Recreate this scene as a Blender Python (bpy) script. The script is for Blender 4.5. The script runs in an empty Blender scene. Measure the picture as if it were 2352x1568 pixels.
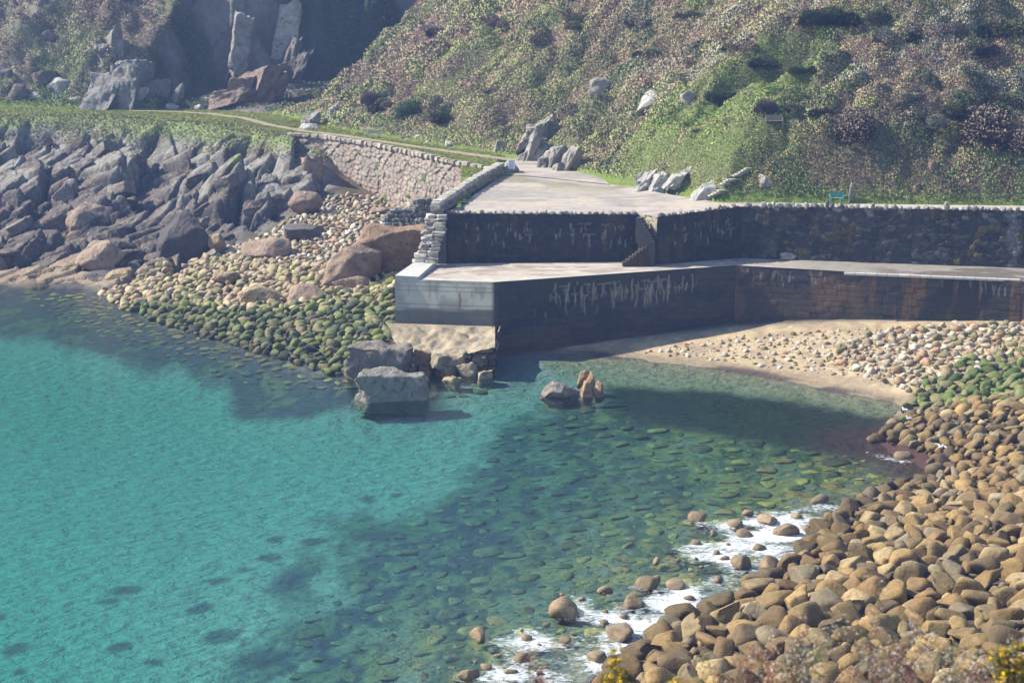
import bpy, bmesh, math, random
import numpy as np
from mathutils import Vector, Matrix, Euler

# ------------------------------------------------------------------ camera, world, sun
scene = bpy.context.scene
COL = scene.collection
H, F, TH = 40.0, 4573.0, math.atan(984 / 4573.0)
CT, ST = math.cos(TH), math.sin(TH)
cam_d = bpy.data.cameras.new('camera')
cam = bpy.data.objects.new('camera', cam_d); COL.objects.link(cam)
cam.location = (0, 0, H); cam.rotation_euler = (math.radians(90) - TH, 0, 0)
cam_d.sensor_width = 36; cam_d.lens = F / 2352 * 36
cam_d.clip_start = 0.5; cam_d.clip_end = 3000
cam_d.dof.use_dof = True; cam_d.dof.focus_distance = 112; cam_d.dof.aperture_fstop = 2.2
scene.camera = cam

SUN_EL, SUN_LEFT = math.radians(41), math.radians(80)     # SUN_LEFT: angle from +Y towards -X
sdir = Vector((-math.sin(SUN_LEFT) * math.cos(SUN_EL), math.cos(SUN_LEFT) * math.cos(SUN_EL), math.sin(SUN_EL)))
sl = bpy.data.lights.new('sun', 'SUN'); sl.energy = 4.6; sl.angle = math.radians(0.5); sl.color = (1, 0.93, 0.80)
so = bpy.data.objects.new('sun', sl); COL.objects.link(so)
so.rotation_euler = sdir.to_track_quat('Z', 'Y').to_euler(); so.location = (-80, 100, 120)
world = bpy.data.worlds.new('World'); scene.world = world; world.use_nodes = True
wn = world.node_tree.nodes; wl = world.node_tree.links
sky = wn.new('ShaderNodeTexSky'); sky.sky_type = 'NISHITA'; sky.sun_disc = False
sky.sun_elevation = SUN_EL; sky.sun_rotation = -SUN_LEFT
sky.air_density = 1.2; sky.dust_density = 0.6; sky.ozone_density = 2.0
wn['Background'].inputs['Strength'].default_value = 0.11
wl.new(sky.outputs[0], wn['Background'].inputs['Color'])
scene.view_settings.view_transform = 'Standard'
scene.view_settings.look = 'None'; scene.view_settings.gamma = 1; scene.view_settings.exposure = 1.02
scene.cycles.max_bounces = 6; scene.cycles.diffuse_bounces = 2; scene.cycles.glossy_bounces = 2
scene.cycles.transparent_max_bounces = 12; scene.cycles.volume_bounces = 0
scene.cycles.use_denoising = True
scene.cycles.caustics_reflective = False; scene.cycles.caustics_refractive = False

rng = np.random.default_rng(7)

# ------------------------------------------------------------------ view geometry helpers (photo pixel at 2352 wide + a real height -> point)
def P(x, y, h):
    v = (y - 784) / F
    t = (H - h) / (ST + v * CT)
    return np.array([(x - 1176) / F * t, t * (CT - v * ST), h])
def PT(x, y, t):
    v = (y - 784) / F
    return np.array([(x - 1176) / F * t, t * (CT - v * ST), H - t * (ST + v * CT)])
def proj(p):
    p = np.atleast_2d(p); d = p - np.array([0, 0, H])
    zc = d[:, 1] * CT - d[:, 2] * ST
    yc = d[:, 1] * ST + d[:, 2] * CT
    zc = np.maximum(zc, 1e-3)
    return 1176 + F * d[:, 0] / zc, 784 - F * yc / zc, zc

# ------------------------------------------------------------------ numpy noise
def _h(*a, seed=0):
    s = np.full(np.broadcast(*a).shape if len(a) > 1 else np.shape(a[0]), seed * 7.13 + 0.37)
    r = 0
    for k, q in zip((127.1, 311.7, 74.7), a): r = r + np.asarray(q) * k
    v = np.sin(r + seed * 12.9898) * 43758.5453
    return v - np.floor(v)
def vnoise(x, y, seed=0):
    xi, yi = np.floor(x), np.floor(y); fx, fy = x - xi, y - yi
    fx = fx * fx * (3 - 2 * fx); fy = fy * fy * (3 - 2 * fy)
    a = _h(xi, yi, seed=seed); b = _h(xi + 1, yi, seed=seed); c = _h(xi, yi + 1, seed=seed); d = _h(xi + 1, yi + 1, seed=seed)
    return (a * (1 - fx) + b * fx) * (1 - fy) + (c * (1 - fx) + d * fx) * fy
def fbm(x, y, octv=4, seed=0):
    s = 0; a = 0.5; n = 0
    for o in range(octv):
        s = s + a * vnoise(x * 2 ** o + o * 17.3, y * 2 ** o - o * 9.1, seed + o); n += a; a *= 0.5
    return s / n
def vnoise3(x, y, z, seed=0):
    xi, yi, zi = np.floor(x), np.floor(y), np.floor(z); fx, fy, fz = x - xi, y - yi, z - zi
    fx = fx * fx * (3 - 2 * fx); fy = fy * fy * (3 - 2 * fy); fz = fz * fz * (3 - 2 * fz)
    r = 0
    for i in (0, 1):
        for j in (0, 1):
            for k in (0, 1):
                w = (fx if i else 1 - fx) * (fy if j else 1 - fy) * (fz if k else 1 - fz)
                r = r + w * _h(xi + i, yi + j, zi + k, seed=seed)
    return r
def voro(x, y, seed=0):
    """returns cell random, second random, F2-F1"""
    xi, yi = np.floor(x), np.floor(y)
    f1 = np.full(x.shape, 9.0); f2 = np.full(x.shape, 9.0); r1 = np.zeros(x.shape); r2 = np.zeros(x.shape)
    dx = np.zeros(x.shape); dy = np.zeros(x.shape)
    for i in (-1, 0, 1):
        for j in (-1, 0, 1):
            cx, cy = xi + i, yi + j
            px = cx + _h(cx, cy, seed=seed); py = cy + _h(cx, cy, seed=seed + 5)
            d = np.hypot(px - x, py - y)
            new = d < f1
            f2 = np.where(new, f1, np.minimum(f2, d))
            r1 = np.where(new, _h(cx, cy, seed=seed + 9), r1); r2 = np.where(new, _h(cx, cy, seed=seed + 13), r2)
            dx = np.where(new, x - px, dx); dy = np.where(new, y - py, dy)
            f1 = np.where(new, d, f1)
    return r1, r2, f2 - f1, dx, dy
def sstep(a, b, x):
    t = np.clip((x - a) / (b - a), 0, 1); return t * t * (3 - 2 * t)
def mixc(a, b, m):
    m = np.asarray(m)[..., None]; return np.asarray(a) * (1 - m) + np.asarray(b) * m

def seg_dist(X, Y, pts, closed=False):
    X = np.asarray(X, float); Y = np.asarray(Y, float)
    d = np.full(X.shape, 1e9); n = len(pts)
    for i in range(n if closed else n - 1):
        ax, ay = pts[i][0], pts[i][1]; bx, by = pts[(i + 1) % n][0], pts[(i + 1) % n][1]
        ux, uy = bx - ax, by - ay; L = ux * ux + uy * uy + 1e-9
        t = np.clip(((X - ax) * ux + (Y - ay) * uy) / L, 0, 1)
        d = np.minimum(d, np.hypot(X - ax - t * ux, Y - ay - t * uy))
    return d
def inside(X, Y, poly):
    X = np.asarray(X, float); Y = np.asarray(Y, float)
    r = np.zeros(X.shape, bool); n = len(poly)
    for i in range(n):
        x1, y1 = poly[i][0], poly[i][1]; x2, y2 = poly[(i + 1) % n][0], poly[(i + 1) % n][1]
        c = ((y1 > Y) != (y2 > Y)) & (X < (x2 - x1) * (Y - y1) / (y2 - y1 + 1e-12) + x1)
        r ^= c
    return r
def sdf(X, Y, poly):                                   # positive inside
    d = seg_dist(X, Y, poly, True); return np.where(inside(X, Y, poly), d, -d)
def pxpoly(pts, h=0.0):
    return [P(p[0], p[1], p[2] if len(p) > 2 else h) for p in pts]

# ------------------------------------------------------------------ mesh helpers
def tag(o, label=None, cat=None, group=None, kind=None):
    if label: o['label'] = label
    if cat: o['category'] = cat
    if group: o['group'] = group
    if kind: o['kind'] = kind
    return o
def link(name, me, parent=None, mat=None, smooth=False):
    if mat is not None and not me.materials: me.materials.append(mat)
    if smooth: me.polygons.foreach_set('use_smooth', np.ones(len(me.polygons), bool))
    o = bpy.data.objects.new(name, me); COL.objects.link(o)
    if parent: o.parent = parent
    return o
def empty(name, loc=(0, 0, 0), rz=0):
    o = bpy.data.objects.new(name, None); COL.objects.link(o)
    o.empty_display_size = 0.3; o.location = loc; o.rotation_euler = (0, 0, rz); return o
def np_mesh(name, verts, faces, cols=None):
    """faces: (n,3) or (n,4) array"""
    verts = np.asarray(verts, np.float32); faces = np.asarray(faces, np.int32)
    me = bpy.data.meshes.new(name); nf, k = faces.shape
    me.vertices.add(len(verts)); me.vertices.foreach_set('co', verts.ravel())
    me.loops.add(nf * k); me.loops.foreach_set('vertex_index', faces.ravel())
    me.polygons.add(nf); me.polygons.foreach_set('loop_start', np.arange(0, nf * k, k, dtype=np.int32))
    me.polygons.foreach_set('loop_total', np.full(nf, k, np.int32))
    me.update(calc_edges=True); me.validate()
    if cols is not None and len(me.vertices) == len(verts):
        a = me.color_attributes.new('Col', 'FLOAT_COLOR', 'POINT')
        c = np.ones((len(verts), 4), np.float32); c[:, :3] = np.clip(cols[:, :3], 0, 1)
        a.data.foreach_set('color', c.ravel())
    return me
class MB:
    def __init__(s): s.v = []; s.f = []; s.c = []; s.n = 0
    def add(s, v, f, c=(0.5, 0.5, 0.5)):
        v = np.asarray(v, float); c = np.asarray(c, float)
        if c.ndim == 1: c = np.tile(c, (len(v), 1))
        s.v.append(v); s.c.append(c); s.f += [tuple(int(i) + s.n for i in q) for q in f]; s.n += len(v)
    def box(s, c, size, rz=0, col=(0.5, 0.5, 0.5), bev=0.0, tilt=None):
        bm = bmesh.new(); bmesh.ops.create_cube(bm, size=1)
        for v in bm.verts: v.co = Vector((v.co.x * size[0], v.co.y * size[1], v.co.z * size[2]))
        if bev: bmesh.ops.bevel(bm, geom=bm.edges[:], offset=bev, segments=1, affect='EDGES')
        M = Matrix.Translation(Vector(c)) @ Matrix.Rotation(rz, 4, 'Z')
        if tilt is not None: M = M @ Euler(tilt).to_matrix().to_4x4()
        bm.transform(M); bm.verts.index_update()
        s.add([v.co[:] for v in bm.verts], [[v.index for v in f.verts] for f in bm.faces], col); bm.free()
    def prism(s, poly, z0, z1, col=(0.5, 0.5, 0.5)):
        """poly: CCW list of (x,y[,ztop]); z1 None -> use own ztop"""
        n = len(poly)
        b = [(p[0], p[1], z0) for p in poly]; t = [(p[0], p[1], p[2] if z1 is None else z1) for p in poly]
        s.add(b + t, [list(range(n - 1, -1, -1)), list(range(n, 2 * n))] + [[i, (i + 1) % n, n + (i + 1) % n, n + i] for i in range(n)], col)
    def tube(s, pts, r, col=(0.3, 0.3, 0.3), seg=6):
        pts = [Vector(p) for p in pts]; V = []; Fc = []
        rs = r if hasattr(r, '__len__') else [r] * len(pts)
        for i, p in enumerate(pts):
            d = (pts[min(i + 1, len(pts) - 1)] - pts[max(i - 1, 0)]).normalized()
            a = d.orthogonal().normalized(); b = d.cross(a)
            for k in range(seg):
                an = 2 * math.pi * k / seg; V.append((p + (a * math.cos(an) + b * math.sin(an)) * rs[i])[:])
        for i in range(len(pts) - 1):
            for k in range(seg):
                Fc.append([i * seg + k, i * seg + (k + 1) % seg, (i + 1) * seg + (k + 1) % seg, (i + 1) * seg + k])
        Fc.append(list(range(seg))[::-1]); Fc.append([(len(pts) - 1) * seg + k for k in range(seg)])
        s.add(V, Fc, col)
    def build(s, name, mat, parent=None, smooth=False):
        me = bpy.data.meshes.new(name); V = np.vstack(s.v); me.from_pydata(V.tolist(), [], s.f); me.update()
        a = me.color_attributes.new('Col', 'FLOAT_COLOR', 'POINT'); c = np.ones((len(V), 4), np.float32); c[:, :3] = np.vstack(s.c)
        a.data.foreach_set('color', c.ravel())
        return link(name, me, parent, mat, smooth)
def grid_faces(nx, ny):
    i = np.arange(nx - 1)[None, :] + np.arange(ny - 1)[:, None] * nx
    i = i.ravel(); return np.stack([i, i + 1, i + 1 + nx, i + nx], 1)

# ------------------------------------------------------------------ materials
def mat_col(name, src='attr', nscale=3.0, namp=0.35, bscale=6.0, bstr=0.4, bdist=0.05, rough=0.85, spec=0.3, speck=None, objspace=False, sheen=0.0):
    m = bpy.data.materials.new(name); m.use_nodes = True; n = m.node_tree.nodes; L = m.node_tree.links
    b = n['Principled BSDF']; b.inputs['Roughness'].default_value = rough; b.inputs['Specular IOR Level'].default_value = spec
    if src == 'attr':
        c = n.new('ShaderNodeAttribute'); c.attribute_name = 'Col'; cout = c.outputs['Color']
    else:
        c = n.new('ShaderNodeObjectInfo'); cout = c.outputs['Color']
    tc = n.new('ShaderNodeTexCoord'); geo = n.new('ShaderNodeNewGeometry')
    vec = geo.outputs['Position']
    nz = n.new('ShaderNodeTexNoise'); nz.inputs['Scale'].default_value = nscale; nz.inputs['Detail'].default_value = 6; nz.inputs['Roughness'].default_value = 0.65
    L.new(vec, nz.inputs['Vector'])
    mr = n.new('ShaderNodeMapRange'); mr.inputs['From Min'].default_value = 0.25; mr.inputs['From Max'].default_value = 0.75
    mr.inputs['To Min'].default_value = 1 - namp; mr.inputs['To Max'].default_value = 1 + namp
    L.new(nz.outputs['Fac'], mr.inputs['Value'])
    vm = n.new('ShaderNodeVectorMath'); vm.operation = 'SCALE'; L.new(cout, vm.inputs[0]); L.new(mr.outputs[0], vm.inputs['Scale'])
    out = vm.outputs[0]
    if speck:
        n2 = n.new('ShaderNodeTexNoise'); n2.inputs['Scale'].default_value = speck[1]; n2.inputs['Detail'].default_value = 4
        L.new(vec, n2.inputs['Vector'])
        r2 = n.new('ShaderNodeMapRange'); r2.inputs['From Min'].default_value = speck[2]; r2.inputs['From Max'].default_value = speck[2] + 0.1
        r2.inputs['To Max'].default_value = speck[3]
        L.new(n2.outputs['Fac'], r2.inputs['Value'])
        mx = n.new('ShaderNodeMix'); mx.data_type = 'RGBA'; mx.inputs['B'].default_value = (*speck[0], 1)
        L.new(r2.outputs[0], mx.inputs['Factor']); L.new(out, mx.inputs['A']); out = mx.outputs['Result']
    L.new(out, b.inputs['Base Color'])
    if bstr:
        n3 = n.new('ShaderNodeTexNoise'); n3.inputs['Scale'].default_value = bscale; n3.inputs['Detail'].default_value = 8; n3.inputs['Roughness'].default_value = 0.6
        L.new(vec, n3.inputs['Vector'])
        bp = n.new('ShaderNodeBump'); bp.inputs['Strength'].default_value = bstr; bp.inputs['Distance'].default_value = bdist
        L.new(n3.outputs['Fac'], bp.inputs['Height']); L.new(bp.outputs[0], b.inputs['Normal'])
    return m
M_SHORE = mat_col('shore_ground', nscale=1.8, namp=0.34, bscale=5, bstr=0.7, bdist=0.12)
M_HILL = mat_col('hill_ground', nscale=1.6, namp=0.35, bscale=4, bstr=0.8, bdist=0.2)
M_CLIFF = mat_col('cliff_rock', nscale=1.3, namp=0.4, bscale=2.5, bstr=0.9, bdist=0.25, speck=((0.34, 0.33, 0.27), 2.2, 0.56, 0.4))
M_ROCK = mat_col('boulder_rock', src='obj', nscale=1.7, namp=0.38, bscale=4.5, bstr=0.8, bdist=0.09, rough=0.8, speck=((0.12, 0.07, 0.035), 3.0, 0.56, 0.5))
M_STONES = mat_col('stones_rock', nscale=2.0, namp=0.38, bscale=5, bstr=0.7, bdist=0.08, rough=0.8)
M_WALL = mat_col('wall_stone', nscale=3.0, namp=0.3, bscale=9, bstr=0.6, bdist=0.05)
M_CONC = mat_col('concrete', nscale=1.2, namp=0.16, bscale=10, bstr=0.35, bdist=0.03)
M_LEAF = mat_col('foliage', nscale=1.5, namp=0.25, bstr=0, rough=0.7, spec=0.2)
_n = M_LEAF.node_tree.nodes; _l = M_LEAF.node_tree.links; _g = _n.new('ShaderNodeNewGeometry'); _a = _n.new('ShaderNodeVectorMath'); _a.operation = 'ADD'; _at = _n.new('ShaderNodeAttribute'); _at.attribute_name = 'lay'; _l.new(_at.outputs['Vector'], _a.inputs[1])
_b = _n.new('ShaderNodeVectorMath'); _b.operation = 'NORMALIZE'; _sc = _n.new('ShaderNodeVectorMath'); _sc.operation = 'SCALE'; _sc.inputs['Scale'].default_value = .30; _l.new(_g.outputs['Normal'], _sc.inputs[0]); _l.new(_sc.outputs[0], _a.inputs[0]); _l.new(_a.outputs[0], _b.inputs[0]); _l.new(_b.outputs[0], _n['Principled BSDF'].inputs['Normal'])
M_CRAG = mat_col('crag_rock', src='obj', nscale=.9, namp=0.42, bscale=2.2, bstr=1.0, bdist=0.3, rough=0.85, speck=((0.08, 0.07, 0.06), 1.7, 0.57, 0.65))
M_WOOD = mat_col('painted_wood', nscale=5, namp=0.12, bstr=0.2, bdist=0.01, rough=0.6)
M_PLAIN = mat_col('feather', nscale=8, namp=0.05, bstr=0, rough=0.6)

# ------------------------------------------------------------------ shore heightfield
ctrl = [  # photo x, y, height: where each piece of shore, sea bed and rock lies
 (0,255,12),(0,330,8.5),(0,420,5.5),(0,520,2.6),(0,590,1.2),(0,652,-0.1),(-150,255,12),(-150,420,5),(-150,520,2),(-150,640,-.2),
 (120,255,12),(120,420,5.6),(120,560,2),(110,655,0),
 (230,256,12),(230,340,8.8),(230,450,5),(230,560,2.2),(230,630,.8),(235,668,0),
 (350,264,11.8),(350,330,9.2),(350,430,6),(350,520,2.4),(340,600,1.2),
 (450,276,11.4),(450,350,8),(450,450,5.6),(450,540,2.4),(560,284,11.7),(560,350,9.5),(560,430,7.5),(540,500,4.2),(640,312,11.2),(640,400,8),(650,480,5),
 (600,560,3.0),(700,500,4.7),(800,480,5),(950,480,5),(1000,500,5),(700,540,4.0),(850,560,4.0),(950,560,4.3),
 (300,700,0),(400,741,0),(520,776,0),(640,812,0),(760,852,0),(820,872,-.3),(480,620,2),(600,640,2.3),(750,620,3),(900,620,3.6),(900,700,2.2),(880,790,1.0),
 (600,720,1.1),(450,690,.8),(750,760,1.1),(820,820,.5),(1000,875,-.5),(1135,875,-.6),(1000,800,.8),
 (1160,840,-.5),(1290,812,0),(1310,860,-.6),(1450,822,0),(1620,842,0),(1750,860,0),(1850,882,0),(1950,903,0),(2080,932,0),
 (1464,781,.57),(1690,757,1.15),(1740,757,1.33),(1900,752,1.9),(2100,747,2.4),(2352,742,2.9),(2500,740,3.0),(1600,800,.6),(1850,830,.7),(2050,860,.9),(2200,830,1.8),(2352,800,2.5),
 (1500,880,-.5),(1750,920,-.5),(1950,950,-.35),(2090,965,.25),(2000,1010,-.05),(2050,1060,-.1),(2150,1092,0),(2040,1125,0),(1950,1165,0),(1880,1205,0),(1850,1262,0),(1780,1325,0),
 (1660,1385,0),(1540,1440,0),(1450,1490,0),(1390,1540,0),(1330,1600,0),(2200,930,1.2),(2352,920,2.3),(2352,1020,1.8),(2200,1020,.8),(2352,1100,1.5),(2200,1200,1.0),(2352,1250,2.0),
 (2000,1300,1.0),(2352,1400,2.8),(2150,1450,2.2),(1850,1450,1.4),(1700,1568,1.4),(2000,1568,2.4),(2352,1568,3.8),(2352,1700,4.8),(1900,1700,2.6),(1500,1650,.8),
 (1300,960,-1.1),(1600,1000,-.8),(1900,1020,-.5),(1500,1100,-1.1),(1800,1100,-.6),(1300,1200,-1.2),(1600,1200,-.7),(1450,1300,-.6),(1200,1350,-1.0),(1250,1450,-.6),(1100,1530,-.5),(1000,1460,-.9),
 (900,1568,-1.0),(700,1568,-1.6),(900,1300,-1.6),(1000,1150,-1.9),(800,1000,-2.0),(1000,950,-1.5),(850,925,-1.1),(600,900,-1.6),(400,800,-.9),(200,740,-.9),(0,720,-1.2),(0,850,-2.6),(300,900,-2.5),
 (500,1100,-2.7),(0,1100,-3.2),(0,1568,-3.2),(400,1400,-2.4),(-200,1000,-3.6),(-200,1568,-3.6),(600,1700,-1.8),(1000,1700,-.9),(-300,800,-2.8)]
CW = np.array([P(x, y, h) for x, y, h in ctrl])
SC = 60.0
def tps_fit(C):
    x = C[:, :2] / SC; n = len(x)
    d2 = ((x[:, None] - x[None]) ** 2).sum(-1); K = 0.5 * d2 * np.log(d2 + 1e-12) + np.eye(n) * 3e-4
    Pm = np.hstack([np.ones((n, 1)), x]); A = np.zeros((n + 3, n + 3)); A[:n, :n] = K; A[:n, n:] = Pm; A[n:, :n] = Pm.T
    return np.linalg.solve(A, np.concatenate([C[:, 2], np.zeros(3)]))
TW = tps_fit(CW)
def shore_base(X, Y):
    X = np.asarray(X, float); Y = np.asarray(Y, float); sh = X.shape; x = np.stack([X.ravel(), Y.ravel()], 1) / SC
    out = np.full(len(x), TW[-3]) + x @ TW[-2:]
    for i in range(len(CW)):
        c = CW[i, :2] / SC; d2 = ((x - c) ** 2).sum(1); out += TW[i] * 0.5 * d2 * np.log(d2 + 1e-12)
    return np.clip(out.reshape(sh), -5, 12.5)
ROCKPOLY = pxpoly([(-300, 240, 12), (240, 248, 12), (420, 265, 11.8), (600, 285, 11.6), (665, 310, 11.6), (760, 400, 7), (770, 470, 5), (680, 495, 4.5), (560, 545, 3), (490, 600, 2), (400, 640, 1), (250, 668, 0), (120, 660, 0), (0, 660, 0), (-300, 660, 0)])
SX0, SX1, SY0, SY1, SR = -100, 60, 76, 300, 0.4
gx = np.arange(SX0, SX1 + .01, SR); gy = np.arange(SY0, SY1 + .01, SR)
GX, GY = np.meshgrid(gx, gy)
cx = np.arange(SX0, SX1 + .01, 2.0); cy = np.arange(SY0, SY1 + 2.01, 2.0); CX, CY = np.meshgrid(cx, cy); CB = shore_base(CX, CY)
def bil(A, x0, y0, r, X, Y):
    fx = np.clip((np.asarray(X, float) - x0) / r, 0, A.shape[1] - 1.001); fy = np.clip((np.asarray(Y, float) - y0) / r, 0, A.shape[0] - 1.001)
    i = fx.astype(int); j = fy.astype(int); a = fx - i; b = fy - j
    return (A[j, i] * (1 - a) + A[j, i + 1] * a) * (1 - b) + (A[j + 1, i] * (1 - a) + A[j + 1, i + 1] * a) * b
def shore_full(GX, GY):
    BASE = bil(CB, SX0, SY0, 2.0, GX, GY)
    rk = sstep(-1.5, 2.5, sdf(GX, GY, ROCKPOLY))
    # jointed granite: warped cells with stepped heights and tops that rise to the right
    wx = GX + 4 * (fbm(GX * .08, GY * .08, 3, 3) - .5); wy = GY + 4 * (fbm(GX * .08, GY * .08, 3, 8) - .5)
    ra = math.radians(16); ux = wx * math.cos(ra) + wy * math.sin(ra); uy = -wx * math.sin(ra) + wy * math.cos(ra)
    c1, t1, e1, dx1, dy1 = voro(ux / 12.0, uy / 9.0, 21)
    c2, t2, e2, dx2, dy2 = voro(ux / 5.0, uy / 3.6, 31)
    c3, t3, e3, dx3, dy3 = voro(ux / 2.0, uy / 1.6, 41)
    disp = (c1 - .5) * 3.6 + dx1 * 12 * (.10 + .12 * t1) + (c2 - .5) * 1.8 + dx2 * 5 * (.12 + .2 * t2) + (c3 - .5) * .5
    disp = disp - 1.7 * (1 - sstep(0, .12, e1)) - 1.0 * (1 - sstep(0, .14, e2)) - .3 * (1 - sstep(0, .10, e3)) + .3 * (fbm(GX * .8, GY * .8, 3, 44) - .5)
    topf = 1 - sstep(8.2, 11.2, BASE)
    disp = disp * (0.35 + .65 * sstep(-.5, 3.0, BASE)) * (0.15 + 0.85 * topf)
    HS = BASE + rk * disp + (1 - rk) * 0.12 * (fbm(GX * .7, GY * .7, 3, 5) - .5) * sstep(-3, 0.2, BASE)
    HS = np.where((rk > 0.3) & (BASE < .9), np.maximum(HS, BASE * .5 + .0 + 1.1 * (c2 - .45) + .5 * (c3 - .5) + dx2 * .5), HS)
    near = front_y(GX) - GY
    k = sstep(8, .8, near) * (GX < WT[0][0] + 1) ; HS = HS * (1 - k) + k * (11.97 + .5 * (fbm(GX * .4, GY * .4, 3, 6) - .5) * sstep(.8, 4, near))
    return HS, rk, BASE, c2, ux, uy
WALLTOP = [(660, 310), (745, 316), (871, 336), (1003, 366), (1062, 379), (1134, 391)]
WT = [P(x, y, 12.0) for x, y in WALLTOP]
UW = [(1025, 490, 192.0), (1468, 492, 192.6), (1510, 498, 190.4), (1705, 474, 194.0), (2352, 484, 189.0), (2720, 490, 186.5)]
UWT = [PT(*q) for q in UW]
FRONT = [P(-700, 262, 12), P(0, 266, 12), P(230, 264, 12), P(350, 272, 12), P(450, 280, 12), P(560, 290, 12)] + WT + [P(1150, 402, 12)] + [UWT[0] + np.array([1.0, .6, 0])] + [u + np.array([0, .6, 0]) for u in UWT[1:]]
FX = np.array([p[0] for p in FRONT]); FY = np.array([p[1] for p in FRONT])
o_ = np.argsort(FX); FXs, FYs = FX[o_], FY[o_]
def front_y(X): return np.interp(X, FXs, FYs)
HS, rk, BASE, c2, ux, uy = shore_full(GX, GY)
def shore_h(X, Y): return bil(HS, SX0, SY0, SR, X, Y)

# ------------------------------------------------------------------ uplands: verge, hillside, headland, quarry
BL = [P(*q) for q in [(-700, 240, 12), (0, 246, 12), (200, 248, 12), (330, 250, 12), (500, 252, 12), (620, 262, 12), (690, 275, 12), (760, 292, 12), (850, 312, 12), (1000, 333, 12), (1130, 352, 12), (1195, 362, 12), (1290, 390, 12), (1340, 402, 12), (1450, 424, 12.1), (1560, 446, 12.1), (1650, 462, 12.2), (2000, 466, 12.4), (2352, 471, 12.5), (2900, 478, 12.6)]]
BLx = np.array([p[0] for p in BL]); BLy = np.array([p[1] for p in BL])
QUAR = [(-52, 291), (-53, 301), (-48, 309), (-30, 313), (-12, 316), (-14, 303), (-19.5, 291), (-27, 279.5), (-34, 284), (-44, 289)]
UX0, UX1, UY0, UY1, UR = -115, 75, 183, 372, 0.4
def bush_cells(X, Y):
    wx = X + 1.2 * (fbm(X * .4, Y * .4, 2, 21) - .5); wy = Y + 1.2 * (fbm(X * .4, Y * .4, 2, 25) - .5)
    r1, r2, e, dx, dy = voro(wx / 2.7, wy / 2.7, 501); q1, q2, e2, ex, ey = voro(wx / 1.05, wy / 1.05, 511)
    dome = np.sqrt(np.clip(1 - (dx ** 2 + dy ** 2) / .55, 0, 1)); dome2 = np.sqrt(np.clip(1 - (ex ** 2 + ey ** 2) / .5, 0, 1))
    return r1, r2, q1, dome * (.15 + 1.15 * r1 ** 1.5), dome2 * (.12 + .4 * q1)
hx = np.arange(UX0, UX1 + .01, UR); hy = np.arange(UY0, UY1 + .01, UR); HX, HY = np.meshgrid(hx, hy)
d = seg_dist(HX, HY, BL) * np.where(HY > np.interp(HX, BLx, BLy), 1, -1)
UD = d.copy()
dp = np.maximum(d, 0)
rightside = sstep(8, 18, HX)
bank = np.minimum(dp, 3.2) * 0.75 * rightside
slope = 0.62 + 0.10 * fbm(HX * .03, HY * .03, 2, 4) + .06 * sstep(-40, -60, HX)
HU = 12 + 0.2 * sstep(0, 10, HX) + bank + dp * slope
HU = HU - 5.0 * sstep(40, 90, dp)
# grassy terrace with the wooden bench
tp = P(1755, 292, 17.6)
tw = np.exp(-(((HX - tp[0]) / 6.5) ** 2 + ((HY - tp[1]) / 2.6) ** 2) * 1.1)
HU = HU * (1 - tw) + tw * np.minimum(HU, 18.0 + .1 * (HX - tp[0]))
b1_, b2_, b3_, dm1, dm2 = bush_cells(HX, HY); gt_ = sstep(-2, 1, sdf(HX, HY, pxpoly([(1560, 320, 16), (1640, 285, 17.5), (1850, 280, 18), (1880, 320, 16), (1830, 380, 14.5), (1700, 460, 12.2), (1450, 420, 12), (1480, 360, 14)], 12))); tuss = dm1 * (1 - .85 * gt_) * sstep(1.5, 4, dp) + dm2 * (.55 + .3 * gt_)
lump = (fbm(HX * .16, HY * .16, 4, 11) - .5) * 5.0 - .2
HU = HU + lump * sstep(.5, 5, dp) + tuss * sstep(.2, 1.2, dp)
qs = sdf(HX, HY, QUAR)
qd = np.maximum(-qs, 0)
qc1, qt1, qe1, qdx, qdy = voro(HX / 3.4 + 3, (HY + HU * .6) / 4.2, 51)
HQ = 12.1 + 2.7 * qd + ((qc1 - .5) * 3.6 + 5 * (fbm(HX * .35, HY * .1, 3, 53) - .5)) * sstep(.3, 3, qd) + .09 * np.clip(dp, 0, 25)
HUn = HU.copy()
front = sstep(1.0, 4.0, dp)
HU = np.where(dp > 0, np.minimum(HU, HQ * front + HU * (1 - front)), HU)
QM = ((HUn - HU) > 1.0) | (qs > 0)
craggy = sstep(-.2, .3, fbm(HX * .12, HY * .12, 3, 61) - .46) * sstep(-24, -40, HX) * sstep(1, 4, dp)
cc1, ct1, ce1, _, _ = voro(HX / 2.8, HY / 2.8, 71)
HU = HU + craggy * (cc1 - .4) * 2.2
HU = np.where((d < -.25) & (HX > P(1150, 395, 12)[0]), np.minimum(HU, 11.0), HU)
def hill_h(X, Y): return bil(HU, UX0, UY0, UR, X, Y)
def ground(X, Y):
    X = np.asarray(X, float); Y = np.asarray(Y, float)
    return np.where(Y > front_y(X) + .2, hill_h(X, Y), shore_h(X, Y))
def pick(x, y, t0=80, t1=420):
    t = np.arange(t0, t1, 0.25); v = (y - 784) / F
    X = (x - 1176) / F * t; Y = t * (CT - v * ST); Z = H - t * (ST + v * CT)
    g = ground(X, Y); k = np.argmax(Z < g)
    if not (Z < g).any(): k = len(t) - 1
    return np.array([X[k], Y[k], g[k]])

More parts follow.
